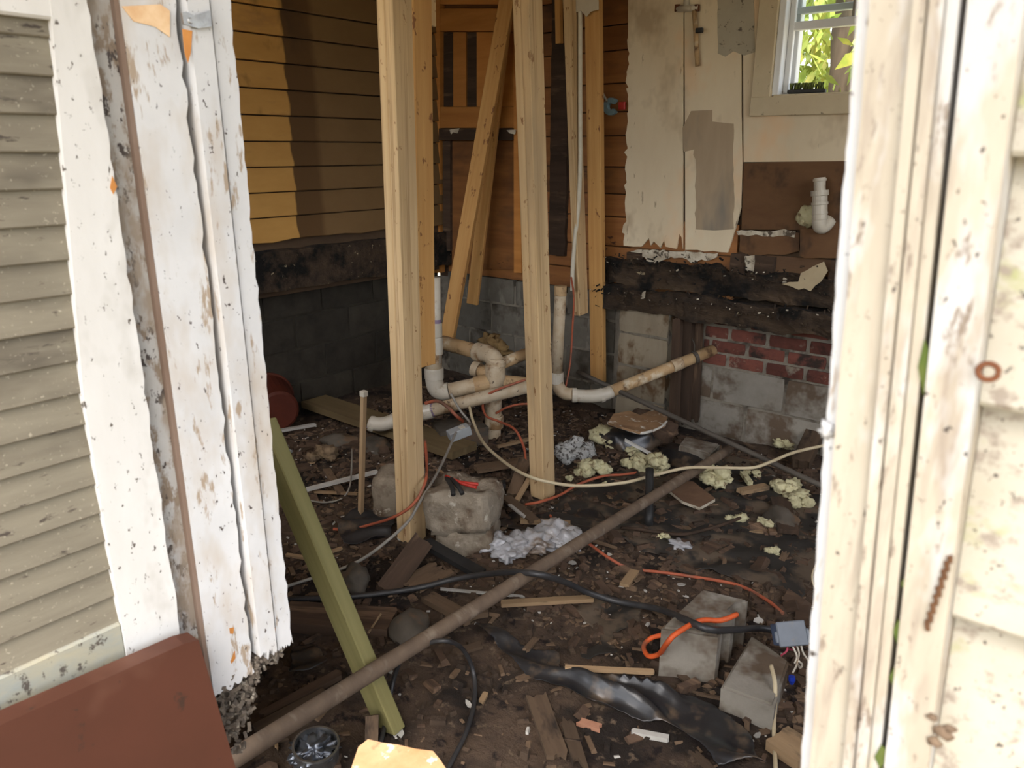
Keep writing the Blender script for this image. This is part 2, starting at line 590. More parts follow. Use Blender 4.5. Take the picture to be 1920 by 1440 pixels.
PVC = M("dirty_pvc", (0.468, 0.391, 0.281), (0.357, 0.264, 0.162), 12, 0.5, 0.15, rv=0.08, spots=[((0.187, 0.106, 0.047), (9, 9, 9), 0.55, 0.68), ((0.076, 0.051, 0.034), (40, 40, 40), 0.66, 0.72)])
PVC_OR = M("stained_pvc", (0.46, 0.32, 0.17), (0.34, 0.21, 0.10), 9, 0.6, 0.2, rv=0.08, spots=[((0.14, 0.08, 0.04), (16, 16, 16), 0.58, 0.70), ((0.55, 0.47, 0.34), (7, 7, 7), 0.60, 0.7)])
PVC_W = M("white_pvc", (0.480, 0.443, 0.370), (0.412, 0.363, 0.283), 9, 0.35, 0.05, rv=0.03, spots=[((0.247, 0.172, 0.099), (9, 9, 9), 0.64, 0.75)])
PURPLE = M("primer_purple", (0.17, 0.12, 0.20), (0.25, 0.19, 0.24), 20, 0.6, 0.1, rv=0)
RUST = M("rusty_pipe", (0.175, 0.125, 0.085), (0.12, 0.085, 0.06), (3, 25, 25), 0.8, 0.3, rv=0.05, metal=0.2, spots=[((0.24, 0.19, 0.14), (4, 14, 14), 0.58, 0.72)])
STEEL = M("dull_conduit", (0.10, 0.085, 0.068), (0.065, 0.055, 0.045), (6, 20, 20), 0.7, 0.2, metal=0.3, rv=0.05)
ORANGE = M("orange_cord", (0.62, 0.105, 0.025), (0.46, 0.075, 0.02), 20, 0.5, 0.1, rv=0.03, spots=[((0.25, 0.09, 0.05), 9, 0.60, 0.74)])
ORANGE_D = M("dusty_orange_cord", (0.40, 0.10, 0.045), (0.28, 0.075, 0.04), 20, 0.6, 0.1, rv=0.03, spots=[((0.16, 0.08, 0.05), 9, 0.56, 0.7)])
BLACKC = M("black_cord", (0.018, 0.018, 0.020), (0.035, 0.033, 0.032), 20, 0.45, 0.1, rv=0, spec=0.5)
CREAMC = M("cream_cable", (0.52, 0.44, 0.29), (0.40, 0.32, 0.20), (6, 20, 20), 0.55, 0.1, rv=0.05)
GREYC = M("grey_cable", (0.26, 0.24, 0.21), (0.20, 0.18, 0.15), 20, 0.6, 0.1, rv=0)
PLASTIC = M("black_plastic", (0.012, 0.012, 0.014), (0.022, 0.021, 0.021), 8, 0.32, 0.15, bsc=40, rv=0, coord='Position', spec=0.6,
            spots=[((0.085, 0.060, 0.040), (7, 7, 7), 0.57, 0.66)])
PLASTIC_D = M("dusty_plastic", (0.014, 0.013, 0.012), (0.030, 0.026, 0.022), 7, 0.6, 0.3, bsc=30, rv=0, coord='Position', spec=0.4,
              spots=[((0.090, 0.066, 0.045), (5, 5, 5), 0.53, 0.62)])
DIRT = M("dirt", (0.081, 0.053, 0.034), (0.048, 0.031, 0.020), 7, 0.98, 0.8, bsc=55, bdist=0.012, coord='Position', rv=0,
         spots=[((0.016, 0.011, 0.008), (2.2, 2.2, 2.2), 0.50, 0.60), ((0.120, 0.085, 0.055), (22, 22, 22), 0.62, 0.72), ((0.012, 0.007, 0.006), (14, 14, 14), 0.60, 0.68)])
FOAM = M("spray_foam", (0.532, 0.497, 0.306), (0.418, 0.377, 0.221), 22, 0.85, 0.4, bsc=90, rv=0.12, spots=[((0.152, 0.101, 0.051), 22, 0.60, 0.70)])
GREYFOAM = M("grey_insulation", (0.44, 0.44, 0.42), (0.27, 0.26, 0.24), 40, 0.95, 0.5, bsc=120, rv=0.1, spots=[((0.06, 0.05, 0.045), 60, 0.55, 0.62)])
SCRAP = M("scrap_wood", (0.124, 0.081, 0.049), (0.077, 0.049, 0.029), (3, 26, 26), 0.9, 0.35, rv=0.45, spots=[((0.025, 0.017, 0.012), (5, 12, 12), 0.60, 0.72)])
SCRAP_L = M("pale_scrap_wood", (0.300, 0.203, 0.112), (0.225, 0.146, 0.079), (3, 28, 28), 0.85, 0.3, rv=0.22, spots=[((0.075, 0.053, 0.034), (4, 12, 12), 0.60, 0.72)])
WHITEBIT = M("paint_flake", (0.435, 0.420, 0.383), (0.330, 0.307, 0.270), 20, 0.8, 0.2, rv=0.3)
GREYBOX = M("grey_plastic_box", (0.17, 0.19, 0.215), (0.14, 0.155, 0.175), 20, 0.45, 0.05, rv=0, spots=[((0.22, 0.19, 0.16), 18, 0.62, 0.74)])
BLUE = M("blue_wire_nut", (0.012, 0.035, 0.32), (0.01, 0.03, 0.25), 10, 0.35, 0.0, rv=0)
BLUEBOX = M("blue_outlet_box", (0.20, 0.30, 0.33), (0.15, 0.23, 0.26), 20, 0.6, 0.1, rv=0)
REDP = M("red_plastic", (0.42, 0.035, 0.022), (0.30, 0.025, 0.018), 20, 0.4, 0.05, rv=0)
REDPOT = M("red_clay", (0.090, 0.018, 0.008), (0.063, 0.013, 0.006), 9, 0.6, 0.1, rv=0)
BLACKP = M("black_rubber", (0.014, 0.014, 0.014), (0.025, 0.024, 0.023), 20, 0.5, 0.1, rv=0)
BRISTLE = M("green_bristle", (0.16, 0.20, 0.04), (0.03, 0.035, 0.012), (60, 60, 60), 0.8, 0.3, rv=0)
METAL = M("bright_tin", (0.42, 0.42, 0.41), (0.22, 0.21, 0.20), 30, 0.32, 0.4, bsc=70, metal=0.9, rv=0)
RUSTY = M("rust", (0.135, 0.048, 0.018), (0.075, 0.028, 0.013), 40, 0.85, 0.4, rv=0.1)
CHUNK = M("orange_wood_chunk", (0.640, 0.400, 0.216), (0.528, 0.272, 0.120), (20, 14, 14), 0.75, 0.4, rv=0, spots=[((0.880, 0.800, 0.704), 30, 0.65, 0.71), ((0.320, 0.160, 0.080), 18, 0.60, 0.70)])  # sunlight is put into this bright colour; the eave blocks the sun
ROCK = M("rubble_block", (0.270, 0.228, 0.172), (0.180, 0.142, 0.100), 11, 0.98, 0.7, bsc=50, bdist=0.01, rv=0.08, spots=[((0.099, 0.065, 0.040), 6, 0.54, 0.66), ((0.414, 0.370, 0.296), 18, 0.64, 0.72)])
SLATE = M("grey_shingle", (0.090, 0.076, 0.059), (0.056, 0.045, 0.033), 12, 0.85, 0.3, rv=0.2, spots=[((0.112, 0.069, 0.039), 9, 0.56, 0.68)])
LEAF = M("leaf", (0.20, 0.30, 0.045), (0.34, 0.38, 0.06), 3, 0.5, 0.0, rv=0.2, coord='Position', spots=[((0.52, 0.46, 0.10), 4, 0.56, 0.70)])
BARK = M("bark", (0.13, 0.095, 0.065), (0.08, 0.06, 0.04), (12, 12, 3), 0.95, 0.6, rv=0)
MOSS = M("moss", (0.048, 0.076, 0.012), (0.080, 0.096, 0.020), 60, 0.95, 0.5, rv=0)
DARKGAP = M("dark_gap", (0.07, 0.05, 0.04), (0.14, 0.10, 0.08), (20, 20, 5), 0.9, 0.4, coord='Position', rv=0)
CEIL = M("ceiling_board", (0.40, 0.33, 0.24), (0.32, 0.26, 0.18), 6, 0.9, 0.2, rv=0.1)
WALLD = M("sheathing", (0.10, 0.062, 0.036), (0.065, 0.04, 0.024), (4, 4, 14), 0.9, 0.3, coord='Position', rv=0)
BAG = M("clear_plastic_bag", (0.396, 0.396, 0.408), (0.300, 0.294, 0.300), 12, 0.22, 0.3, bsc=30, rv=0, spec=0.7, spots=[((0.180, 0.132, 0.096), 7, 0.60, 0.72)])
TAN = M("torn_paper", (0.40, 0.32, 0.20), (0.32, 0.25, 0.155), 8, 0.9, 0.2, rv=0.05)
GLASS = bpy.data.materials.new("window_glass")
GLASS.use_nodes = True
_n = GLASS.node_tree
_b = _n.nodes["Principled BSDF"]
_b.inputs["Base Color"].default_value = (0.86, 0.93, 0.92, 1)
_b.inputs["Roughness"].default_value = 0.12
_b.inputs["Transmission Weight"].default_value = 1.0
_b.inputs["IOR"].default_value = 1.02

# ------------------------------------------------------------------ the setting
def build_floor():
    bm = bmesh.new()
    x0, x1, y0, y1, c = -3.85, 1.4, -1.4, 3.95, 0.022
    nx, ny = int((x1 - x0) / c), int((y1 - y0) / c)
    g = [[bm.verts.new((x0 + i * c, y0 + j * c, gz(x0 + i * c, y0 + j * c))) for j in range(ny + 1)] for i in range(nx + 1)]
    for i in range(nx):
        for j in range(ny):
            bm.faces.new((g[i][j], g[i + 1][j], g[i + 1][j + 1], g[i][j + 1])).smooth = True
    tag(mk("floor", bm, DIRT), "bare brown and black dirt crawlspace floor strewn with litter", "floor", kind="structure")


build_floor()

# left wall: clapboards, each a piece
wl = boxobj("wall_left", (XL - 0.12, YF, 0.72), (XL - 0.02, YB + 0.1, 2.6), WALLD)
tag(wl, "inner wall clad in tan horizontal siding with a paler strip near the doorway", "wall", kind="structure")
zs = 1.028
for k in range(13):
    z0 = zs + k * 0.1295 - 0.004
    bm = bmesh.new()
    prof = [(XL - 0.018, z0 + 0.1225), (XL - 0.001, z0 + 0.1225), (XL + 0.014, z0 + 0.004), (XL + 0.012, z0), (XL - 0.018, z0)]
    rg = random.Random(k)
    ys = [YF + 0.1, YB - 0.005]
    if k == 0:
        n = 26
        ys = [ys[0] + (ys[1] - ys[0]) * i / n for i in range(n + 1)]
    rings = []
    for y in ys:
        j = rg.uniform(-0.012, 0.006) if k == 0 else 0
        rings.append([bm.verts.new((px_, y, pz_ + (j if pz_ < z0 + 0.01 else 0))) for px_, pz_ in prof])
    for A, B in zip(rings[:-1], rings[1:]):
        for i in range(5):
            bm.faces.new((A[i], A[(i + 1) % 5], B[(i + 1) % 5], B[i]))
    bm.faces.new(rings[0])
    bm.faces.new(rings[-1][::-1])
    bmesh.ops.recalc_face_normals(bm, faces=bm.faces)
    c = Vector((XL, (YF + YB) / 2, z0))
    R = Matrix(((0, 1, 0), (-1, 0, 0), (0, 0, 1)))     # local x runs along the board
    for v in bm.verts:
        v.co = R @ (v.co - c)
    me = bpy.data.meshes.new("siding_board")
    bm.to_mesh(me)
    bm.free()
    link("siding_board", me, SIDING, wl, Matrix.Translation(c) @ R.transposed().to_4x4())

# sill beam of that wall and the block foundation under it
bm = rough_box_bm((XL - 0.14, YF, 0.755), (XL + 0.045, YB, 0.975), 0.03, 0.012, 7, 3, maxn=110)
tag(mk("sill_beam", bm, ROT), "dark rotten timber beam below the tan siding", "beam", kind="structure")
rb = random.Random(5)


def block_wall(root, ax, fixed, a0, a1, z0, z1, mats, bl=0.39, bh=0.19, j=0.01, depth=0.14, rnd=0.004, first=0.0):
    row = 0
    z = z0
    while z < z1 - 0.02:
        h = min(bh, z1 - z)
        a = a0 - (bl + j) * (0.5 if row % 2 else 0.0) - first
        while a < a1 - 0.02:
            s, e = max(a, a0), min(a + bl, a1)
            if e - s > 0.03:
                d = rb.uniform(-0.004, 0.006)
                m = mats[rb.randrange(len(mats))]
                if ax == 'x':
                    lo, hi = (s, fixed - d, z), (e, fixed + depth, z + h)
                else:
                    lo, hi = (fixed - depth, s, z), (fixed + d, e, z + h)
                bm = rough_box_bm(lo, hi, 0.06 if bl > 0.3 else 0.035, 0.003 if bl > 0.3 else 0.0025, 11, rb.random() * 50, rnd=rnd)
                mk("block" if bl > 0.3 else "brick", bm, m, root)
            a += bl + j
        z += bh + j
        row += 1


wfl = boxobj("wall_foundation_left", (XL - 0.22, YF, -0.1), (XL - 0.085, YB, 0.75), CMU_SHADE)
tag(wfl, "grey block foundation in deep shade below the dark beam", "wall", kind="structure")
block_wall(wfl, 'y', XL - 0.075, YF + 0.9, YB - 0.02, -0.02, 0.75, [CMU_SHADE])

# back wall
WX0, WX1, WZ0, WZ1 = -1.478, -0.70, 1.742, 2.5
bm = bmesh.new()
box(bm, (XL - 0.1, YB + 0.035, 0.6), (WX0, YB + 0.13, 2.6))
box(bm, (WX1, YB + 0.035, 0.6), (1.3, YB + 0.13, 2.6))
box(bm, (WX0, YB + 0.035, 0.6), (WX1, YB + 0.13, WZ0))
box(bm, (WX0, YB + 0.035, WZ1), (WX1, YB + 0.13, 2.6))
wb = mk("wall_back", bm, WALLD)
tag(wb, "back wall of orange brown planks, torn plaster and rotten framing", "wall", kind="structure")
# horizontal planks seen between the studs
z = 0.70
k = 0
while z < 2.58:
    h = 0.125 + 0.02 * ((k * 7) % 3)
    h = min(h, 2.6 - z)
    x1 = -1.60 if z < 1.0 else -2.15
    o = board("plank", (XL + 0.01, YB + 0.018, z + h / 2), (x1, YB + 0.018 + 0.002 * (k % 2), z + h / 2), h - 0.006, 0.024, PLANK, wb, up=(0, -1, 0))
    z += h
    k += 1


def wall_poly(name, pxs, off, t, mat, parent, step=0, amp=0, seed=1):
    rg = random.Random(seed)
    if step:
        pxs = rough_line(list(pxs) + [pxs[0]], step, amp, rg)[:-1]
    pts = [BW(x, y, off) for x, y in pxs]
    return poly_prism(name, pts, (0, -t, 0), mat, parent)


def jag(p0, p1, step, amp, seed):
    return rough_line([p0, p1], step, amp, random.Random(seed))


# painted boards of the torn wall lining (edges ragged where torn)
left_edge = jag((1172, 460), (1180, 70), 9, 4, 3) + [(1180, -60)]
low1 = [(1282, 466), (1280, 445), (1276, 438), (1270, 466), (1250, 462), (1247, 450), (1240, 464), (1228, 452), (1222, 460), (1219, 446), (1210, 456), (1205, 462), (1190, 462)]
wall_poly("plaster_board", left_edge + [(1284, -60)] + low1, -0.005, 0.013, PLASTER, wb)
low2 = [(1366, 473), (1372, 455), (1380, 430), (1391, 390), (1394, 300), (1392, 215)]
wall_poly("plaster_board", [(1285.5, -60), (1392, -60), (1392, 215)] + [(1394, 300)] + [(1391, 390), (1380, 430), (1372, 455), (1366, 473), (1350, 472), (1340, 470), (1322, 471), (1310, 468), (1287, 468)], -0.005, 0.013, PLASTER, wb)
wall_poly("plaster_board", [(1394, -60), (1452, -60), (1448, 196), (1660, 186), (1660, 301), (1396, 304)], -0.004, 0.012, PLASTER, wb)
wall_poly("bare_patch", jag((1304, 430), (1305, 300), 10, 1.5, 5) + [(1300, 290), (1302, 280), (1282, 285), (1280, 240), (1296, 208), (1336, 206), (1336, 228), (1376, 232)] + jag((1376, 232), (1376, 430), 14, 1.5, 7) + [(1340, 432)], 0.0078, 0.002, BARE, wb)
wall_poly("stain_patch", [(1345, -60), (1414, -60), (1415, 70), (1416, 98), (1395, 104), (1375, 96), (1360, 106), (1346, 100)], 0.0078, 0.002, M("grey_stain", (0.40, 0.36, 0.28), (0.34, 0.31, 0.24), 8, 0.9, 0.1, rv=0, spots=[((0.12, 0.10, 0.08), (30, 30, 30), 0.64, 0.7)]), wb, 12, 1.2, 2)
wall_poly("plywood_panel", [(1396, 306), (1660, 297), (1660, 432), (1392, 430)], -0.004, 0.010, BROWNPLY, wb)
wall_poly("plywood_panel", [(1388, 436), (1500, 436), (1500, 470), (1486, 474), (1470, 478), (1440, 476), (1410, 480), (1388, 470)], -0.006, 0.010, BROWNPLY, wb, 14, 1.5, 3)
wall_poly("plywood_panel", [(1502, 430), (1660, 428), (1660, 484), (1510, 484), (1500, 478)], 0.006, 0.010, BROWNPLY, wb, 14, 1, 4)
wall_poly("paint_streak", [(1380, 433), (1410, 431), (1440, 434), (1470, 430), (1492, 434), (1490, 445), (1470, 442), (1450, 444), (1420, 440), (1384, 441)], 0.008, 0.002, PLASTER_E, wb, 8, 2, 6)
# the broken plaster under the boards
wall_poly("plaster_remnant", [(1185, 470), (1215, 468), (1300, 472), (1347, 474), (1345, 483), (1330, 488), (1318, 486), (1305, 494), (1290, 486), (1275, 482), (1255, 484), (1236, 492), (1220, 504), (1214, 500), (1212, 482), (1190, 478)], 0.002, 0.016, PLASTER_E, wb, 6, 2.2, 8)
wall_poly("plaster_remnant", [(1398, 480), (1415, 478), (1414, 509), (1400, 507)], 0.02, 0.012, PLASTER_E, wb, 8, 1, 9)
wall_poly("plaster_remnant", [(1206, 574 - 26), (1211, 545), (1209, 560), (1203, 560)], 0.125, 0.01, PLASTER_E, wb)
# stud stubs
for (a, b, c, d, seed) in ((1178, 1204, 472, 535, 1), (1374, 1398, 474, 530, 2), (1418, 1448, 478, 540, 3), (1560, 1585, 486, 560, 4), (1040, 1062, -60, 480, 6)):
    p, q = BW(a, c), BW(b, d)
    bm = rough_box_bm((p.x, YB - 0.02, q.z), (q.x, YB + 0.02, p.z), 0.025, 0.006, 14, seed)
    mk("stud_stub", bm, OLD, wb)
# rear cladding seen between the stubs
for k, (a, b, c, d) in enumerate(((1180, 1660, 486, 512), (1180, 1660, 513, 545))):
    p, q = BW(a, c), BW(b, d)
    board("lath", (p.x, YB + 0.024, (p.z + q.z) / 2), (q.x, YB + 0.024, (p.z + q.z) / 2 + 0.01), 0.11, 0.018, M("rear_cladding_%s" % "ab"[k], (0.16, 0.09, 0.045), (0.10, 0.055, 0.03), (2, 18, 18), 0.9, 0.3, rv=0), wb, up=(0, -1, 0))

# rotten sill of the back wall: two timbers
bm = rough_box_bm((-2.42, YB - 0.055, 0.770), (1.2, YB + 0.06, 0.905), 0.022, 0.030, 7, 12, maxn=165)
tag(mk("upper_sill_beam", bm, ROT), "crumbling blackened timber beam under the torn plaster", "beam", kind="structure")
bm = rough_box_bm((-2.36, YB - 0.125, 0.642), (1.2, YB + 0.05, 0.760), 0.022, 0.026, 7, 31, maxn=165)
tag(mk("lower_sill_beam", bm, ROT), "lower blackened timber beam resting on the brick foundation", "beam", kind="structure")

# crumbs of rot clinging to the beams
bm = bmesh.new()
rg = random.Random(41)
for k in range(420):
    x = rg.uniform(-2.35, -0.7)
    up_ = rg.random() < 0.5
    z = rg.gauss(0.90, 0.03) if up_ else rg.gauss(0.73, 0.03)
    y = YB - (0.07 if up_ else 0.145) - rg.random() * 0.02
    s = rg.uniform(0.003, 0.012)
    R = Matrix.Rotation(rg.uniform(0, 6), 3, Vector((rg.random(), rg.random(), rg.random())).normalized())
    r = bmesh.ops.create_cube(bm, size=1.0)
    for v in r['verts']:
        v.co = Vector((x, y, z)) + R @ Vector((v.co.x * s * 2.2, v.co.y * s * 0.8, v.co.z * s * 0.5))
tag(mk("rot_crumbs", bm, ROT), "flaking splinters of rot along the black beams", "rot crumbs", kind="stuff")
bm = bmesh.new()
for k in range(45):
    x, z = rg.uniform(-2.4, -0.7), rg.choice((0.905, 0.74)) + rg.uniform(-0.03, 0.02)
    s = rg.uniform(0.003, 0.010)
    R = Matrix.Rotation(rg.uniform(0, 6), 3, Vector((rg.random(), rg.random(), rg.random())).normalized())
    r = bmesh.ops.create_cube(bm, size=1.0)
    for v in r['verts']:
        v.co = Vector((x, YB - (0.075 if z > 0.82 else 0.14), z)) + R @ Vector((v.co.x * s * 1.8, v.co.y * s * 0.5, v.co.z * s))
tag(mk("plaster_flecks", bm, PLASTER_E), "pale plaster flecks caught on the black beams", "plaster flecks", kind="stuff")

# foundation of the back wall
wfb = boxobj("wall_foundation_back", (XL - 0.1, YB + 0.008, -0.1), (1.3, YB + 0.14, 0.66), MORTAR)
tag(wfb, "back foundation of grey blocks and old red brick", "wall", kind="structure")
block_wall(wfb, 'x', YB, XL, -2.30, -0.06, 0.70, [CMU])
block_wall(wfb, 'x', YB, -1.74, 0.0, -0.21, 0.375, [CMU, CMU_L, CMU_L], first=0.33)
block_wall(wfb, 'x', YB, -1.74, -0.4, 0.385, 0.675, [BRICK], bl=0.195, bh=0.062, j=0.0115, depth=0.1, first=0.06)
block_wall(wfb, 'x', YB - 0.015, -1.83, -1.745, 0.17, 0.40, [BRICK], bl=0.195, bh=0.062, j=0.0115, depth=0.1)
# block pier standing out from it
pa, pb = BW(1160, 570, 0.10), BW(1258, 575, 0.10)
pier = boxobj("pier", (pa.x + 0.006, YB - 0.09, -0.05), (pb.x - 0.006, YB + 0.02, 0.66), MORTAR, wfb)
z = -0.06
for k in range(4):
    h = 0.19 if k < 3 else 0.150
    bm = rough_box_bm((pa.x, YB - 0.10, z), (pb.x, YB, z + h - 0.006), 0.045, 0.004, 9, k * 7 + 3, rnd=0.008)
    mk("block", bm, STAINPIER, pier)
    z += h
# weathered boards wedged beside the pier
for k, (a, b, t0, b0, off) in enumerate(((1264, 1279, 592, 800, 0.12), (1283, 1301, 588, 798, 0.075), (1305, 1317, 596, 792, 0.035))):
    p, q = BW((a + b) / 2, t0, off), BW((a + b) / 2 - 8, b0, off)
    q.z = max(q.z, -0.02)
    wd = abs(BW(b, 650, off).x - BW(a, 650, off).x)
    o = board("wedged_board", q, p, wd, 0.035, OLD, None, up=(0, -1, 0), jag=0.03, seed=k)
    tag(o, ["near-black upright board wedged next to the stained block pier", "split brown upright board in the middle of three between pier and brick", "narrow grey-brown upright board touching the old red brick"][k], "board")

# panelled door leaning in the back corner
d1 = thing("door_1", "old orange brown panelled door standing at the back corner", "door", BW(900, 515, 0.03), kind="structure")


def dpart(name, a, b, t, bt, off, th, mat, parent=d1):
    return wall_poly(name, [(a, t), (b, t), (b, bt), (a, bt)], off, th, mat, parent)


dpart("stile", 822, 834, -60, 510, 0.01, 0.045, PANEL_OR)
dpart("stile", 972, 986, -60, 510, 0.01, 0.045, PANEL_OR)
dpart("rail", 834, 972, 18, 60, 0.012, 0.042, PANEL_OR)
dpart("rail", 834, 972, -60, 10, 0.012, 0.042, PANEL_OR)
for a, b, m in ((834, 852, OLD), (853, 877, PANEL_OR), (878, 896, OLD), (897, 972, PANEL_OR)):
    dpart("panel_slat", a, b, 61, 200, 0.012, 0.016 if m is PANEL_OR else 0.010, m)
dpart("rail", 834, 972, 201, 240, 0.012, 0.042, PANEL_OR)
lg = dpart("ledge", 834, 972, 241, 263, 0.012, 0.055, OLD)
wall_poly("paint_fleck", [(843, 243), (862, 240), (858, 250), (850, 248), (846, 252)], 0.0675, 0.002, PLASTER_E, lg)
wall_poly("paint_fleck", [(950, 244), (968, 243), (966, 252), (956, 250)], 0.0675, 0.002, PLASTER_E, lg)
dpart("lower_panel", 850, 972, 264, 505, 0.006, 0.014, PLANK)
dpart("inner_stile", 836, 850, 264, 470, 0.012, 0.03, OLD)

# window with one raised sash, greenery beyond
w1 = thing("window_1", "small white window with a raised sash over a dusty sill", "window", (-1.1, YB, WZ0), kind="structure")
boxobj("side_jamb", (WX0 - 0.012, YB - 0.004, WZ0), (WX0 + 0.020, YB + 0.16, WZ1), VINYL, w1)
boxobj("track", (WX0 + 0.020, YB + 0.05, WZ0 + 0.01), (WX0 + 0.045, YB + 0.075, WZ1), VINYL, w1)
boxobj("track", (WX0 + 0.020, YB + 0.10, WZ0 + 0.01), (WX0 + 0.055, YB + 0.15, WZ1), VINYL, w1)
boxobj("side_jamb", (WX1 - 0.02, YB, WZ0), (WX1 + 0.02, YB + 0.16, WZ1), VINYL, w1)
boxobj("head_jamb", (WX0, YB, WZ1 - 0.03), (WX1, YB + 0.16, WZ1 + 0.02), VINYL, w1)
boxobj("sill", (WX0, YB - 0.015, WZ0 - 0.03), (WX1, YB + 0.18, WZ0 + 0.004), TRIMP, w1)
boxobj("casing", (WX0 - 0.105, YB - 0.022, WZ0 - 0.085), (WX0 - 0.012, YB + 0.01, 2.6), TRIMP, w1)
boxobj("apron", (WX0 - 0.105, YB - 0.026, WZ0 - 0.09), (WX1 + 0.1, YB + 0.01, WZ0 - 0.004), TRIMP, w1)
zr = BW(1550, 44, -0.07).z
sash = boxobj("sash_rail", (WX0 + 0.03, YB + 0.055, zr - 0.018), (WX1 - 0.02, YB + 0.095, zr + 0.018), VINYL, w1)
boxobj("sash_rail", (WX0 + 0.03, YB + 0.098, zr + 0.055), (WX1 - 0.02, YB + 0.13, zr + 0.085), VINYL, w1)
boxobj("muntin", (-1.185, YB + 0.066, zr + 0.016), (-1.172, YB + 0.084, WZ1), GREYC, w1)
boxobj("pane", (WX0 + 0.045, YB + 0.072, zr + 0.016), (-1.186, YB + 0.076, WZ1), GLASS, w1, bev=0)
boxobj("pane", (-1.171, YB + 0.072, zr + 0.016), (WX1 - 0.02, YB + 0.076, WZ1), GLASS, w1, bev=0)

# right wall with an unseen opening added to light the room, ceiling, yard
RY0, RY1, RZ0, RZ1 = 0.75, 3.6, 1.0, 2.5
bm = bmesh.new()
box(bm, (1.2, YF, -0.1), (1.3, YB + 0.1, RZ0))
box(bm, (1.2, YF, RZ1), (1.3, YB + 0.1, 2.6))
box(bm, (1.2, YF, RZ0), (1.3, RY0, RZ1))
box(bm, (1.2, RY1, RZ0), (1.3, YB + 0.1, RZ1))
wr_ = mk("wall_right", bm, WALLD)
tag(wr_, "unseen side wall with a wide opening added to light the room", "wall", kind="structure")
bm = bmesh.new()
box(bm, (XL - 0.2, YF - 0.05, 2.6), (1.4, YB + 0.2, 2.68))
box(bm, (XL - 0.2, YF - 0.95, 2.62), (1.4, YF - 0.05, 2.68))  # unseen eave, added to shade the outer door frame
tag(mk("ceiling", bm, CEIL), "board ceiling over the gutted room, with an unseen shading eave added outside", "ceiling", kind="structure")
bm = bmesh.new()
box(bm, (-8, -8, -0.25), (10, -1.38, -0.03))
box(bm, (1.38, -1.38, -0.25), (10, 3.93, -0.03))
box(bm, (-8, 3.93, -0.25), (10, 12, -0.03))
tag(mk("yard_ground", bm, YARD), "unseen yard outside the house, kept pale to bounce light indoors", "ground", kind="structure")

# front wall around the doorway
XR = -0.137
bm = bmesh.new()
FX0, FX1, FZ0, FZ1 = -3.35, -1.45, 1.1, 2.45       # unseen opening beside the door, added to let light in
box(bm, (XL - 0.2, YF - 0.03, -0.1), (FX0, YF + 0.13, 2.6))
box(bm, (FX1, YF - 0.03, 0.72), (XD - 0.05, YF + 0.13, 2.6))
box(bm, (FX0, YF - 0.03, -0.1), (FX1, YF + 0.13, FZ0))
box(bm, (FX0, YF - 0.03, FZ1), (FX1, YF + 0.13, 2.6))
box(bm, (XR + 0.03, YF + 0.02, -0.1), (1.4, YF + 0.13, 2.6))
box(bm, (XD - 0.05, YF - 0.02, 2.12), (XR + 0.03, YF + 0.13, 2.6))
wf = mk("wall_front", bm, WALLD)
tag(wf, "outer wall of the doorway clad in cream painted clapboards", "wall", kind="structure")


def tilt(x, z):
    return x - 0.0478 * (z - 1.36)


def upright(name, x0, x1, y0, y1, mat, parent, z0=0.5, z1=2.2, n=1, edge=0.0, seed=0):
    """vertical board on the front wall, following the out-of-plumb casing; edge roughens its left side"""
    rg = random.Random(seed)
    zs_ = [z0 + (z1 - z0) * i / n for i in range(n + 1)]
    pts = [Vector((tilt(x0, z) + (rg.uniform(0, edge) if edge else 0), y0, z)) for z in zs_]
    pts += [Vector((tilt(x1, z), y0, z)) for z in reversed(zs_)]
    return poly_prism(name, pts, (0, y1 - y0, 0), mat, parent)


t2 = thing("trim_2", "weathered cream door casing with mouldings and moss, nearest the clapboards", "door trim", (XR, YF, 0.5), kind="structure")
upright("jamb_edge", -0.1375, -0.129, 0.488, 0.60, WHITE, t2, n=160, edge=0.0012, seed=3)
upright("casing_board", -0.1285, -0.1055, 0.478, 0.52, CREAM, t2, n=60, edge=0.001, seed=4)
upright("moulding", -0.1045, -0.0985, 0.472, 0.52, CREAM, t2)
upright("moulding", -0.0975, -0.0905, 0.475, 0.52, CREAM, t2)
upright("moulding", -0.0900, -0.0838, 0.479, 0.52, CREAM, t2)
upright("gap_strip", -0.0838, -0.0800, 0.505, 0.52, DARKGAP, t2)
upright("corner_board", -0.0800, -0.0550, 0.476, 0.52, CREAM, t2)
rg = random.Random(8)
for (a, b, c, d) in ((1722, 1742, 635, 740), (1690, 1702, 1080, 1105), (1675, 1690, 1160, 1205), (1668, 1682, 1250, 1285), (1640, 1662, 1395, 1440)):
    ms = [on_axis(a, (c + d) / 2, 1, 0.4785), on_axis((a + b) / 2 + 2, c, 1, 0.4785), on_axis(b, c + (d - c) * 0.2, 1, 0.4785), on_axis(b - 4, d - 8, 1, 0.4785), on_axis((a + b) / 2, d, 1, 0.4785)]
    poly_prism("moss_patch", ms, (0, -0.0012, 0), MOSS, t2)
for k in range(-5, 9):
    zb = 1.36 + 0.1365 * k
    pts = []
    prof = [(YF - 0.008, zb), (YF - 0.010, zb + 0.003), (YF + 0.012, zb + 0.150), (YF + 0.02, zb + 0.150), (YF + 0.02, zb)]
    bm = bmesh.new()
    A = [bm.verts.new((tilt(-0.0545, z), y, z)) for y, z in prof]
    B = [bm.verts.new((1.4, y, z)) for y, z in prof]
    for i in range(5):
        bm.faces.new((A[i], A[(i + 1) % 5], B[(i + 1) % 5], B[i]))
    bm.faces.new(A)
    bm.faces.new(B[::-1])
    mk("clapboard", bm, CLAP, wf)

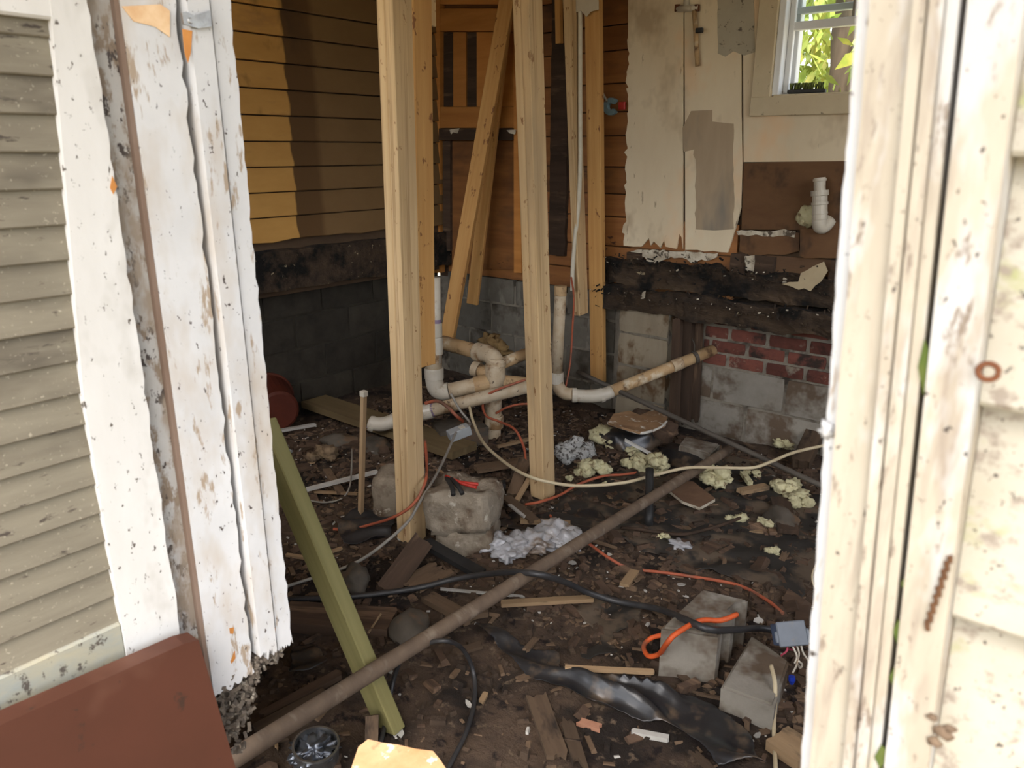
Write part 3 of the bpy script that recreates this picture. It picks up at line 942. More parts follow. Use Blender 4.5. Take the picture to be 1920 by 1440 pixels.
# left door jamb
t1 = thing("trim_1", "white peeling door jamb with rotted foot beside the louvred shutter", "door trim", (XD, 0.55, 0.6), kind="structure")


def jamb(name, y0, y1, xf, zb, mat, seed=0, rough=0.0, foot=0.0, zt=2.2):
    """vertical board of the jamb, face at xf, ragged far edge and foot"""
    rg = random.Random(seed)
    pts = []
    n = 14
    for i in range(n + 1):
        pts.append(Vector((xf, y0 + (y1 - y0) * i / n, zb + 0.25 * 0 + (rg.uniform(0, foot) if foot else 0))))
    m = 90 if rough else 1
    for i in range(1, m):
        z = zb + foot + (zt - zb - foot) * i / m
        pts.append(Vector((xf, y1 + rg.uniform(-rough, 0), z)))
    pts += [Vector((xf, y1, zt)), Vector((xf, y0, zt))]
    return poly_prism(name, pts, (-0.06, 0, 0), mat, t1)


jamb("dirty_strip", 0.455, 0.489, XD - 0.020, 0.60, WHITE2, 1)
jamb("brown_bead", 0.4885, 0.4945, XD - 0.010, 0.60, BROWNSTRIP, 2)
cb = jamb("casing_board", 0.495, 0.568, XD - 0.008, 0.665, WHITE, 3, rough=0.006, foot=0.012)
jamb("dark_joint", 0.565, 0.577, XD - 0.030, 0.68, DARKGAP, 4)
sm = jamb("stop_moulding", 0.575, 0.606, XD + 0.004, 0.690, WHITE, 5, foot=0.02)
jamb("stop_groove", 0.605, 0.611, XD - 0.004, 0.69, WHITE2, 6)
em = jamb("edge_moulding", 0.610, 0.640, XD + 0.000, 0.690, WHITE, 7, rough=0.004, foot=0.015)
boxobj("head_board", (XD - 0.02, YF - 0.02, 2.10), (XR + 0.05, YF + 0.14, 2.16), CREAM, t1)
sp = [on_axis(338, 24, 0, XD + 0.006), on_axis(346, 22, 0, XD + 0.006), on_axis(362, 30, 0, XD + 0.006), on_axis(392, 20, 0, XD + 0.006), on_axis(394, 50, 0, XD + 0.006), on_axis(370, 54, 0, XD + 0.006), on_axis(342, 46, 0, XD + 0.006)]
pl = poly_prism("strike_plate", sp, (0.004, 0, 0), METAL, t1)
tag(pl, "small tarnished metal strike plate")
c = on_axis(357, 39, 0, XD + 0.010)
lathe("screw", c, c + Vector((1, 0, 0)), [(0, 0.004), (0.002, 0.003)], METAL, pl, 10)
for poly in ([(341, 54), (360, 58), (357, 100), (352, 118), (346, 100)],):
    poly_prism("bare_wood", [on_axis(x, y, 0, XD + 0.0045) for x, y in poly], (0.001, 0, 0), PANEL_OR, t1)
for poly, xo in (([(228, 12), (300, 8), (318, 20), (318, 70), (290, 50), (250, 40)], -0.0075), ([(430, 1178), (438, 1176), (437, 1188), (431, 1188)], -0.0075), ([(432, 1240), (440, 1220), (441, 1234), (434, 1244)], -0.0075),
                 ([(508, 1160), (512, 1185), (516, 1176), (515, 1202), (505, 1182)], 0.0005), ([(498, 1178), (502, 1166), (503, 1186)], 0.0005), ([(210, 330), (219, 350), (212, 364), (206, 352)], 0.0)):
    poly_prism("bare_wood", [on_axis(x, y, 0, XD + xo) for x, y in poly], (0.001, 0, 0), PANEL_OR if xo > -0.007 or len(poly) < 6 else M("stained_bare_wood", (0.50, 0.31, 0.16), (0.62, 0.45, 0.28), 30, 0.8, 0.1, rv=0), t1)
# crumbling fibres hanging from its foot
bm = bmesh.new()
rg = random.Random(17)
for k in range(800):
    y = rg.uniform(0.498, 0.628)
    hang = 0.15 * max(0.10, 1 - abs(y - 0.530) / 0.055) + 0.02
    z = 0.70 - (0.62 - y) * 0.18 - rg.random() ** 1.3 * hang
    x = XD - 0.01 - rg.random() * 0.045
    s = rg.uniform(0.0025, 0.0075)
    R = Matrix.Rotation(rg.uniform(0, 6), 3, Vector((rg.random(), rg.random(), rg.random())).normalized())
    r = bmesh.ops.create_cube(bm, size=1.0)
    for v in r['verts']:
        v.co = Vector((x, y, z)) + R @ Vector((v.co.x * s, v.co.y * s * 0.8, v.co.z * s * 2.2))
tag(mk("rotted_fibres", bm, M("rotted_foot", (0.13, 0.105, 0.08), (0.07, 0.055, 0.042), 60, 0.95, 0.3, coord='Position', rv=0, spots=[((0.26, 0.23, 0.18), 90, 0.6, 0.7)]), t1), "crumbling grey rotted wood at the foot", kind="stuff")

# louvred door leaf folded open outside
d2 = thing("door_2", "grey louvred shutter door with white stile folded open beside the doorway", "door", (XD - 0.02, 0.2, 0.6), kind="structure")
rg = random.Random(2)
pts = [Vector((XD, 0.374, 0.62)), Vector((XD, 0.456, 0.62))]
for i in range(1, 100):
    pts.append(Vector((XD, 0.4535 + rg.uniform(-0.0025, 0.0015), 0.62 + 1.58 * i / 100)))
pts += [Vector((XD, 0.453, 2.2)), Vector((XD, 0.424, 2.2)), Vector((XD, 0.411, 1.645)), Vector((XD, 0.376, 1.2))]
poly_prism("stile", pts, (-0.035, 0, 0), STILE, d2)
boxobj("top_rail", (XD - 0.035, -0.25, 1.640), (XD - 0.001, 0.425, 2.2), STILE, d2)
boxobj("bottom_rail", (XD - 0.034, -0.25, 0.62), (XD - 0.002, 0.376, 0.872), YELROT, d2)
boxobj("backing", (XD - 0.034, -0.25, 0.86), (XD - 0.030, 0.45, 1.65), DARKGAP, d2)
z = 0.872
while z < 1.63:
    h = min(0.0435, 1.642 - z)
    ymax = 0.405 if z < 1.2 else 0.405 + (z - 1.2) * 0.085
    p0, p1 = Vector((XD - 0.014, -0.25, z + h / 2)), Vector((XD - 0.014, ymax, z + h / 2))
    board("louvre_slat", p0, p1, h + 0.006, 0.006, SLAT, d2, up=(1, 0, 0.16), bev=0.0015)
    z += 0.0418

# ------------------------------------------------------------------ posts and studs
def vert_top(p0, px, py, fd=None):
    return V(px, py, p0.dot(FH) if fd is None else fd)


def double_post(name, label, bpx, tpx):
    p0 = Gp(*bpx)
    p0.z = gz(p0.x, p0.y) - 0.005
    p1 = vert_top(p0, *tpx)
    d = (p1 - p0) / (p1.z - p0.z)
    p1 = p0 + d * (2.595 - p0.z)
    t = thing(name, label, "post", p0)
    for s, m in ((-1, PINE), (1, PINE)):
        dx = Vector((0.0193 * s, 0, 0))
        board("board", p0 + dx, p1 + dx, 0.089, 0.038, m, t, up=(1, 0, 0), bev=0.003)
    return t


double_post("wooden_post", "pale doubled lumber post beside the rubble block, nearest the white jamb", (772, 1008), (739, 0))
double_post("wooden_post", "pale doubled lumber post in the middle of the room, below the orange leaning boards", (1018, 928), (989, 0))


def stud(label, b, t, fdb, fdt, mat, w=0.089, th=0.038, up=(1, 0, 0), zmax=2.59, name="stud", group=None):
    p0, p1 = V(b[0], b[1], fdb), V(t[0], t[1], fdt)
    d = (p1 - p0) / (p1.z - p0.z)
    p1 = p0 + d * (zmax - p0.z)
    return tag(board(name, p0, p1, w, th, mat, None, up=up, bev=0.003), label, "stud", group)


stud("orange-toned stud hanging just behind the post nearest the white jamb", (796, 685), (786, 0), 2.95, 2.95, PINE_OR)
stud("greenish stud with a white cable running down it, ending above the floor", (1090, 589), (1070, 0), 4.33, 4.30, PINE)
stud("flat pine stud against the brown planks next to the torn plaster", (1122, 715), (1113, 0), 4.37, 4.28, PINE_OR, up=(0, 1, 0))
o = board("leaning_board", V(838, 640, 4.62), BW(957, -30, 0.13), 0.089, 0.038, PINE_OR, None, up=(0.3, -1, 0.1))
tag(o, "long orange board leaning across the panelled door, in front of a shorter one", "board")
o = board("leaning_board", V(886, 570, 4.86), BW(944, 60, 0.075), 0.075, 0.03, PINE_OR, None, up=(0.3, -1, 0.1))
tag(o, "shorter orange board leaning behind the long one, its lower end cut square", "board")
p, q = BW(1049, 82, 0.06), BW(1046, -80, 0.06)
tag(board("stud_offcut", p, q, 0.035, 0.03, PINE_OR, None, up=(0, -1, 0)), "short stud offcut hanging at the top beside the greenish stud", "stud")
p, q = V(809, 50, 2.99), V(806, -80, 2.99)
tag(board("stud_offcut", p, q, 0.022, 0.03, PINE, None, up=(0, -1, 0)), "tiny pale stud end at the top above the panelled door", "stud")

# green treated prop
p0 = Gp(733, 1368)
p0.z += 0.005
p1 = V(490, 790, 1.82)
tag(board("prop_board", p0, p1, 0.089, 0.040, TREATED, None, up=-CR * 0.68 - FH * 0.72, bev=0.003), "greenish treated lumber prop leaning towards the white jamb", "board")

# ------------------------------------------------------------------ long metal pipes on the ground
R0, R1 = G(400, 1446, 0.24), G(1368, 842, 0.09)
o = tube("metal_pole", [R0, R0.lerp(R1, 0.33), R0.lerp(R1, 0.66), R1], 0.0225, RUST, None, seg=14, n=8, wob=0.04)
tag(o, "long rusty brown pole crossing the whole floor diagonally", "pole")
S0, S1 = V(1083, 697, 4.02), G(1560, 920, 0.05)
tag(tube("conduit", [S0, S0.lerp(S1, 0.5), S1], 0.013, STEEL, None, seg=10), "thin dark grey conduit slanting down from the white pipe elbow to the doorway", "pipe")


# ------------------------------------------------------------------ drain pipes
def pipe(parent, pts, r, mat=PVC, name="pipe", n=6, seg=18):
    return tube(name, pts, r, mat, parent, seg=seg, n=n)


def collar(parent, p, axis, r, L=0.05, mat=PVC, name="collar"):
    p, axis = Vector(p), Vector(axis).normalized()
    return lathe(name, p - axis * L / 2, p + axis * L / 2, [(0, r * 0.97), (0.004, r), (L - 0.004, r), (L, r * 0.97)], mat, parent, 20)


def arc(p0, c, p1, n=7):
    return [(1 - t) ** 2 * Vector(p0) + 2 * t * (1 - t) * Vector(c) + t * t * Vector(p1) for t in [i / n for i in range(n + 1)]]


# A: the stack with a tee, the left riser and the upper branch
tb = Gp(923, 820)
A = thing("drain_stack", "dirty cream drain stack with tee, bend and riser between the two posts", "drain pipe", tb)
FT = tb.dot(FH)
s_top, s_bot = V(930, 690, FT), tb - Vector((0, 0, 0.03))
pipe(A, [s_bot, V(926, 740, FT), V(931, 672, FT)], 0.044)
collar(A, V(927, 790, FT), (0, 0, 1), 0.048, 0.07)
collar(A, V(929, 705, FT), (0, 0, 1), 0.053, 0.13, name="tee_fitting")
collar(A, V(931, 680, FT), (0, 0, 1), 0.051, 0.03)
# horizontal run and the riser on its other end
h0, h1 = V(925, 716, FT), V(842, 733, FT - 0.02)
pipe(A, [h0, h1], 0.041)
collar(A, V(905, 720, FT), h1 - h0, 0.047, 0.09, PVC_OR)
e0, e1 = V(842, 733, FT - 0.02), V(814, 705, FT - 0.02)
pipe(A, arc(e0, V(813, 741, FT - 0.02), e1), 0.047, PVC_W, "elbow", n=2)
pipe(A, [e1, V(814, 640, FT - 0.02)], 0.041)
collar(A, V(814, 700, FT - 0.02), (0, 0, 1), 0.050, 0.06, PVC_W)
pipe(A, [V(820, 680, FT - 0.03), V(818, 520, FT - 0.03)], 0.022, PVC_W, "riser")
collar(A, V(820, 648, FT - 0.03), (0, 0, 1), 0.029, 0.09, PVC_W)
collar(A, V(819, 618, FT - 0.03), (0, 0, 1), 0.028, 0.07, PVC_W)
collar(A, V(819, 604, FT - 0.03), (0, 0, 1), 0.0235, 0.03, PURPLE, "primer_band")
# upper branch
b0, b1, b2 = V(830, 642, FT + 0.30), V(908, 663, FT + 0.10), V(931, 690, FT)
pipe(A, [b0, b0.lerp(b1, 0.93)], 0.040, PVC_OR)
pipe(A, arc(b0.lerp(b1, 0.9), V(928, 660, FT + 0.02), b2), 0.047, PVC, "elbow", n=2)
collar(A, b0.lerp(b1, 0.90), b1 - b0, 0.052, 0.05)
pipe(A, [V(934, 684, FT + 0.03), V(990, 662, FT + 0.22)], 0.032, PVC_OR)
pipe(A, [V(925, 703, FT + 0.05), V(893, 692, FT + 0.10)], 0.035, PVC_OR)
collar(A, V(893, 692, FT + 0.10), V(893, 692, FT + 0.10) - V(925, 703, FT + 0.05), 0.043, 0.04)
pipe(A, [V(935, 716, FT + 0.0), V(1000, 722, FT + 0.10)], 0.040, PVC_OR)

# B: long pipe passing in front of the stack
L0, L1 = V(735, 788, FT - 0.12), V(1000, 722, FT - 0.16)
B = thing("drain_pipe", "long dirty cream pipe passing in front of the drain stack", "drain pipe", V(860, 760, FT - 0.2))
pipe(B, [V(738, 787, FT - 0.12), L1], 0.034)
collar(B, V(800, 772, FT - 0.13), L1 - L0, 0.041, 0.06, PVC_W)
collar(B, V(811, 769, FT - 0.13), L1 - L0, 0.0355, 0.02, PURPLE, "primer_band")
pipe(B, arc(V(742, 786, FT - 0.12), V(718, 801, FT - 0.12), V(694, 792, FT - 0.10)), 0.037, PVC_W, "elbow", n=2)
collar(B, V(699, 795, FT - 0.10), V(694, 790, FT - .1) - V(712, 798, FT - .1), 0.042, 0.03, PVC_W)
collar(B, V(694, 792, FT - 0.10), V(694, 790, FT - .1) - V(712, 798, FT - .1), 0.034, 0.012, PURPLE, "primer_band")

# C: riser, white elbow and the pipe climbing to the brick wall
FC = FT - 0.02
C_ = thing("drain_pipe", "cream standpipe with bright white elbow and a pipe rising to the brick wall", "drain pipe", V(1060, 760, FC))
pipe(C_, [V(1051, 548, FC), V(1044, 700, FC)], 0.030)
collar(C_, V(1051, 545, FC), (0, 0, 1), 0.032, 0.05, PVC_OR)
collar(C_, V(1044, 708, FC), (0, 0, 1), 0.036, 0.06, PVC_W)
pipe(C_, arc(V(1044, 706, FC), V(1044, 742, FC), V(1075, 739, FC - 0.03)), 0.034, PVC, "elbow", n=2)
pipe(C_, [V(1060, 739, FC - 0.02), V(1085, 741, FC - 0.03)], 0.030, PVC_OR)
wend = BW(1340, 655, -0.02)
k1 = V(1150, 732, FC - 0.02)
el = pipe(C_, arc(V(1074, 741, FC - 0.03), V(1122, 747, FC - 0.05), V(1146, 734, FC - 0.02)), 0.0345, PVC_W, "white_elbow", n=2)
collar(C_, V(1077, 741, FC - 0.03), V(1085, 741, FC - .03) - V(1075, 741, FC - .03), 0.0385, 0.025, PVC_W)
collar(C_, V(1128, 741, FC - 0.03), V(1146, 734, FC - .02) - V(1122, 743, FC - .03), 0.0385, 0.022, PVC_W)
cc = V(1100, 744, FC - 0.066)
for k in range(4):
    a = V(1094 + 3.2 * k, 744.3, FC - 0.0665)
    bm = bmesh.new()
    box(bm, a - Vector((0.003, 0.002, 0.004)), a + Vector((0.003, 0.002, 0.004)))
    mk("print_mark", bm, BLACKP, el)
pipe(C_, [V(1138, 737, FC - 0.02), wend], 0.031, PVC_OR)
m = k1.lerp(wend, 0.62)
collar(C_, m, wend - k1, 0.034, 0.06, PVC)
m2 = k1.lerp(wend, 0.80)
lathe("strap", m2 - (wend - k1).normalized() * 0.01, m2 + (wend - k1).normalized() * 0.01, [(0, 0.033), (0, 0.036), (0.02, 0.036), (0.02, 0.033)], STEEL, C_, 18)
tube("hanger_wire", [m2 + Vector((0, -0.01, 0.035)), m2 + Vector((0.0, -0.02, 0.08)), m2 + Vector((-0.03, 0, 0.10)), m2 + Vector((-0.03, 0.03, 0.02))], 0.003, STEEL, C_, seg=6)

# sink trap on the brown panel
T = thing("sink_trap", "white plastic sink trap stub fixed to the dark brown panel", "sink trap", BW(1535, 432, 0.05))
for a, b, r, nm in ((333, 362, 0.026, "tailpiece"), (335, 340, 0.030, "lip"), (357, 367, 0.040, "slip_nut"), (366, 378, 0.034, "collar"), (376, 412, 0.034, "body"), (379, 384, 0.038, "slip_nut"), (398, 402, 0.036, "collar")):
    lathe(nm, BW(1537, b, 0.06), BW(1537, a, 0.06), [(0, r * 0.96), (0.002, r), ((BW(1537, a, .06) - BW(1537, b, .06)).length, r)], PVC_W, T)
pipe(T, arc(BW(1536, 410, 0.06), BW(1534, 440, 0.06), BW(1546, 424, 0.0) + Vector((0.02, 0, 0.03))), 0.033, PVC_W, "bend", n=2)
bm = bmesh.new()
blob_into(bm, BW(1518, 405, 0.02), (0.055, 0.03, 0.05), 3, 0.5)
blob_into(bm, BW(1507, 416, 0.02), (0.03, 0.02, 0.02), 5, 0.4, sub=2)
mk("foam_seal", bm, FOAM, T)

# faucet stub on the plaster
F_ = thing("wall_faucet", "old cream faucet pipe with black handle on the plaster", "faucet", BW(1303, 125, 0.03))
pipe(F_, [BW(1287, -60, 0.02), BW(1287, 16, 0.02)], 0.014, PVC_W, "supply_pipe")
pipe(F_, [BW(1270, 17, 0.025), BW(1310, 15, 0.025)], 0.015, PVC_W, "cross_pipe")
pipe(F_, [BW(1302, 20, 0.03), BW(1308, 124, 0.03)], 0.012, PVC_OR, "drop_pipe")
for x in (1270, 1307):
    collar(F_, BW(x, 15, 0.025), (0, 0, 1), 0.014, 0.03, RUSTY, "valve")
boxobj("handle", BW(1303, 62, 0.06), BW(1320, 52, 0.04), BLACKP, F_)

# ------------------------------------------------------------------ wiring on the back wall
o = tube("white_cable", [BW(1088, 10, 0.24), BW(1088, 150, 0.24), BW(1088, 300, 0.24), BW(1085, 380, 0.24), BW(1078, 450, 0.25), BW(1074, 500, 0.26), BW(1073, 545, 0.28)], 0.012, M("painted_cable", (0.56, 0.52, 0.42), (0.46, 0.41, 0.31), 20, 0.6, 0.1, rv=0), None)
tag(o, "off-white cable hanging straight down beside the greenish stud", "cable")
o = tube("grey_cable", [BW(1098, 30, 0.14), BW(1107, 80, 0.12), BW(1119, 108, 0.12), BW(1110, 128, 0.12), BW(1109, 142, 0.12), BW(1124, 165, 0.10), BW(1138, 190, 0.03)], 0.007, GREYC, None)
tag(o, "kinked grey cable running to the blue outlet box", "cable")
o = tube("orange_wire", [BW(1071, 520, 0.28), V(1076, 560, 4.15), V(1073, 620, 4.0), V(1069, 680, 3.93), V(1060, 728, 3.90)], 0.0055, ORANGE_D, None)
tag(o, "orange wire dangling beside the cream standpipe", "cable")
ob = thing("outlet_box", "blue-grey plastic outlet box with red tab on the brown planks", "outlet box", BW(1149, 216, 0.02))
bm = bmesh.new()
ctr = BW(1149, 200, 0.0)
for k in range(18):
    a0 = radians(40 + k * 280 / 18)
    a1 = radians(40 + (k + 1) * 280 / 18)
    q = [ctr + Vector((cos(a) * r, y, sin(a) * r)) for a in (a0, a1) for r in (0.018, 0.045) for y in (-0.028, 0.0)]
    bmesh.ops.convex_hull(bm, input=[bm.verts.new(v) for v in q])
mk("box_ring", bm, BLUEBOX, ob)
boxobj("tab", ctr + Vector((0.045, -0.02, -0.018)), ctr + Vector((0.085, 0.0, 0.022)), REDP, ob)
o = wall_poly("paper_tag", [(1078, -20), (1122, -20), (1123, 18), (1108, 22), (1100, 32), (1090, 20), (1079, 24)], 0.25, 0.003, M("tag_paper", (0.50, 0.45, 0.36), (0.44, 0.39, 0.30), 10, 0.9, 0.1, rv=0), None)
tag(o, "pale torn paper tag at the top of the white cable", "paper")
o = wall_poly("peeled_wallpaper", [(1466, 532), (1497, 528), (1502, 512), (1535, 495), (1545, 490), (1552, 508), (1540, 528), (1520, 546), (1508, 540), (1498, 543)], 0.09, 0.004, TAN, None, 12, 1.5, 2)
tag(o, "tan flap of torn wall lining hanging over the black beam", "scrap")

br = thing("scrub_brush", "dark scrub brush with green bristles lying on the window sill", "brush", BW(1512, 168, -0.05))
bz = WZ0 + 0.005
p0, p1 = BW(1478, 168, -0.04), BW(1550, 160, -0.07)
p0.z = p1.z = bz + 0.012
board("handle", p0, p1, 0.05, 0.016, BLACKP, br)
bm = bmesh.new()
rg = random.Random(4)
for k in range(60):
    t = rg.random()
    p = p0.lerp(p1, 0.05 + t * 0.9) + Vector((0, rg.uniform(-.02, .02), 0.006))
    sweep(bm, [p, p + Vector((rg.uniform(-.006, .006), rg.uniform(-.006, .006), 0.032))], 0.003, 5)
mk("bristles", bm, BRISTLE, br)["kind"] = "stuff"


# ------------------------------------------------------------------ blocks and rubble
def cinder(name, label, top_px, zt, th, mat, notch=True):
    pts = [G(x, y, zt) for x, y in top_px]
    A_, B_, C2, D2 = pts
    out = [A_, B_]
    if notch:
        n = (A_ - B_).normalized()
        for t, d in ((0.12, 0), (0.17, 0.035), (0.45, 0.045), (0.50, 0.004), (0.60, 0.004), (0.65, 0.045), (0.9, 0.035), (0.95, 0)):
            out.append(B_.lerp(C2, t) + n * d)
    out += [C2, D2]
    bm = bmesh.new()
    top = [bm.verts.new(p) for p in out]
    bot = [bm.verts.new(p - Vector((0, 0, th))) for p in out]
    f1, f2 = bm.faces.new(top), bm.faces.new(bot[::-1])
    m_ = len(out)
    for i in range(m_):
        bm.faces.new((top[i], bot[i], bot[(i + 1) % m_], top[(i + 1) % m_]))
    bmesh.ops.bevel(bm, geom=[e for e in bm.edges if all(v.co.z > zt - 0.01 for v in e.verts)], offset=0.007, segments=2, affect='EDGES')
    bmesh.ops.triangulate(bm, faces=bm.faces[:])
    bmesh.ops.subdivide_edges(bm, edges=[e for e in bm.edges if e.calc_length() > 0.05], cuts=2, use_grid_fill=True)
    for v in bm.verts:
        v.co += Vector((noise.noise(v.co * 30), noise.noise(v.co * 30 + Vector((4, 4, 4))), noise.noise(v.co * 30 + Vector((8, 4, 1))))) * 0.0025
    return tag(mk(name, bm, mat), label, "block")


cinder("cinder_block", "whole grey cinder block with an orange cord looped over it", [(1240, 1176), (1347, 1192), (1403, 1124), (1316, 1104)], 0.172, 0.19, CMU_L)
bm = bmesh.new()
cinder("cinder_block", "half-buried grey block beside the grey junction box", [(1352, 1287), (1452, 1324), (1480, 1238), (1410, 1190)], 0.085, 0.12, CMU_L, notch=False)
cinder("cinder_block", "small pale broken block beside the black plastic hump below the brick wall", [(1273, 834), (1333, 850), (1350, 832), (1285, 818)], 0.095, 0.10, CMU_L, notch=False)

ctr = Gp(843, 1046)
rbk = thing("rubble_pier", "rough stump of stacked concrete rubble with pliers on top", "rubble", ctr + Vector((0, 0.12, 0)))
Rz = Matrix.Rotation(radians(30), 3, 'Z')
bm = rough_box_bm((-0.125, -0.10, 0.105), (0.135, 0.14, 0.255), 0.018, 0.030, 8, 3, R=Rz, org=ctr + Vector((-0.02, 0.10, 0)), rnd=0.02)
mk("upper_block", bm, ROCK, rbk, smooth=True)
bm = rough_box_bm((-0.10, -0.075, -0.03), (0.115, 0.12, 0.115), 0.018, 0.022, 9, 8, R=Rz, org=ctr + Vector((-0.01, 0.10, 0)), rnd=0.012)
mk("lower_block", bm, ROCK, rbk, smooth=True)
bm = rough_box_bm((-0.1, -0.09, -0.03), (0.1, 0.09, 0.20), 0.03, 0.01, 9, 18, R=Matrix.Rotation(radians(30), 3, 'Z'), org=Gp(752, 965), rnd=0.012)
tag(mk("rubble_block", bm, ROCK, None, smooth=True), "rough concrete lump partly hidden behind the nearest post", "rubble")

zt = 0.272
pr = thing("pliers", "red handled pliers lying on the rubble stump", "pliers", G(865, 905, zt))
for a, b in (((836, 893), (893, 914)), ((840, 898), (897, 908))):
    tube("handle", [G(a[0], a[1], zt), G((a[0] + b[0]) / 2, (a[1] + b[1]) / 2 + 2, zt + 0.004), G(b[0], b[1], zt)], 0.007, REDP, pr)
for a, b in (((838, 897), (850, 928)), ((846, 898), (867, 926))):
    tube("jaw", [G(a[0], a[1], zt + 0.002), G((a[0] + b[0]) / 2 + 3, (a[1] + b[1]) / 2, zt + 0.004), G(b[0], b[1], zt - 0.012)], 0.009, BLACKP, pr)


def rock(label, px, size, seed, mat=ROCK, name="stone", amp=0.3, lift=0.3, cat="stone"):
    p = Gp(*px)
    bm = bmesh.new()
    blob_into(bm, p + Vector((0, 0, size[2] * lift)), size, seed, amp, 1.3, 3, R=Matrix.Rotation(seed, 3, 'Z'))
    return tag(mk(name, bm, mat), label, cat)


rock("grey faceted stone half sunk in dirt beside the green prop", (665, 1095), (0.06, 0.05, 0.05), 3, SLATE, amp=0.5)
rock("rounded grey roof-tile fragment in the bare dirt beside the green prop", (768, 1185), (0.085, 0.06, 0.05), 5, SLATE, amp=0.2)
rock("dark stone behind the thin upright stick", (640, 830), (0.10, 0.07, 0.04), 7, SLATE, amp=0.45)
rock("flat dark stone left of the nearest post near the pipe bend", (705, 838), (0.11, 0.08, 0.03), 9, SLATE, amp=0.4)
rock("buried dark lump in front of the black beam stub near the doorway edge", (1466, 985), (0.09, 0.06, 0.06), 12, SLATE, amp=0.4)

# ------------------------------------------------------------------ plastic sheets and bags
def folds(amp, ang, wl, base=0.006):
    ca, sa = cos(ang), sin(ang)

    def f(x, y):
        u, v = x * ca + y * sa, -x * sa + y * ca
        ph = 2 * pi * v / wl + 5.0 * noise.noise((u * 2.2, v * 2.2, 1.7)) + 2.0 * noise.noise((u * 7, v * 7, 4.1))
        e = max(0.0, 0.35 + noise.noise((u * 3, v * 4, 9)))
        return base + amp * (0.5 + 0.5 * sin(ph)) ** 2 * e + 0.006 * noise.noise((x * 14, y * 14, 6))
    return f


_d = Gp(1400, 1400) - Gp(880, 1172)
SA = math.atan2(_d.y, _d.x)
o = sheet("plastic_sheet", [(880, 1172), (930, 1180), (985, 1222), (1050, 1235), (1060, 1262), (1150, 1270), (1230, 1292), (1290, 1300), (1340, 1332), (1400, 1375), (1440, 1450), (1340, 1450), (1300, 1400), (1240, 1368), (1180, 1352), (1110, 1335), (1050, 1305), (985, 1275), (945, 1235), (910, 1200)], folds(0.055, SA, 0.085, 0.010), 0.009, PLASTIC, edge=0.02)
tag(o, "shiny black plastic sheet crumpled across the front dirt", "plastic sheet")
o = sheet("plastic_sheet", [(1040, 930), (1120, 900), (1230, 850), (1330, 850), (1420, 870), (1500, 900), (1560, 940), (1560, 1120), (1480, 1130), (1400, 1090), (1330, 1075), (1240, 1060), (1180, 1040), (1100, 990), (1030, 985)], folds(0.018, 0.4, 0.16, 0.005), 0.016, PLASTIC_D, edge=0.08)
tag(o, "dusty black plastic ground sheet below the brick wall", "plastic sheet")
o = sheet("plastic_sheet", [(625, 985), (680, 965), (740, 960), (742, 1020), (700, 1032), (640, 1028)], folds(0.07, 0.9, 0.09, 0.02), 0.014, PLASTIC, edge=0.02)
tag(o, "wadded black plastic left of the nearest post's foot", "plastic sheet")
o = sheet("plastic_sheet", [(905, 990), (960, 962), (1010, 970), (1100, 960), (1150, 975), (1130, 1015), (1050, 1020), (960, 1010)], folds(0.04, 0.2, 0.10, 0.01), 0.014, PLASTIC, edge=0.03)
tag(o, "dark plastic scrap behind the clear bag", "plastic sheet")
o = sheet("plastic_sheet", [(1085, 1130), (1130, 1120), (1215, 1140), (1225, 1170), (1175, 1195), (1130, 1250), (1095, 1240), (1105, 1190), (1075, 1160)], folds(0.012, 1.2, 0.12, 0.004), 0.014, PLASTIC_D, edge=0.07)
tag(o, "dusty dark plastic remnant beside the whole cinder block", "plastic sheet")
o = sheet("plastic_sheet", [(540, 1225), (600, 1212), (618, 1250), (585, 1275), (540, 1282)], folds(0.04, 1.2, 0.09, 0.02), 0.014, PLASTIC, edge=0.02)
tag(o, "black plastic tucked behind the white jamb's foot", "plastic sheet")
rock("black plastic hump between the pale broken block and the plaster slab", (1180, 835), (0.15, 0.12, 0.075), 4, PLASTIC, "plastic_hump", 0.4, 0.4, "plastic")
rock("flattened black plastic swelling behind the brown tile slab", (1290, 868), (0.20, 0.12, 0.05), 6, PLASTIC, "plastic_hump", 0.4, 0.3, "plastic")

# crumpled clear bag
bm = bmesh.new()
for k, (x, y, s) in enumerate(((925, 1018, 0.05), (965, 1022, 0.055), (1005, 1016, 0.06), (1045, 1004, 0.07), (1065, 1012, 0.05), (950, 1038, 0.04))):
    p = Gp(x, y, 0.03)
    blob_into(bm, p, (s * 1.3, s * 1.1, s * 0.7), k + 2, 0.55, 1.9, 4)
tag(mk("plastic_bag", bm, BAG), "crumpled translucent plastic bag in front of the rubble stump", "bag")

# ------------------------------------------------------------------ cords
def cord(name, label, pts, r, mat, cat="cable"):
    """points (px, py, clearance above ground) or (px, py, None, fd)"""
    P = []
    for q in pts:
        P.append(V(q[0], q[1], q[3]) if len(q) > 3 else Gp(q[0], q[1], r + 0.008 + (q[2] if len(q) > 2 else 0.0)))
    return tag(tube(name, P, r, mat, None, seg=8, n=7), label, cat)


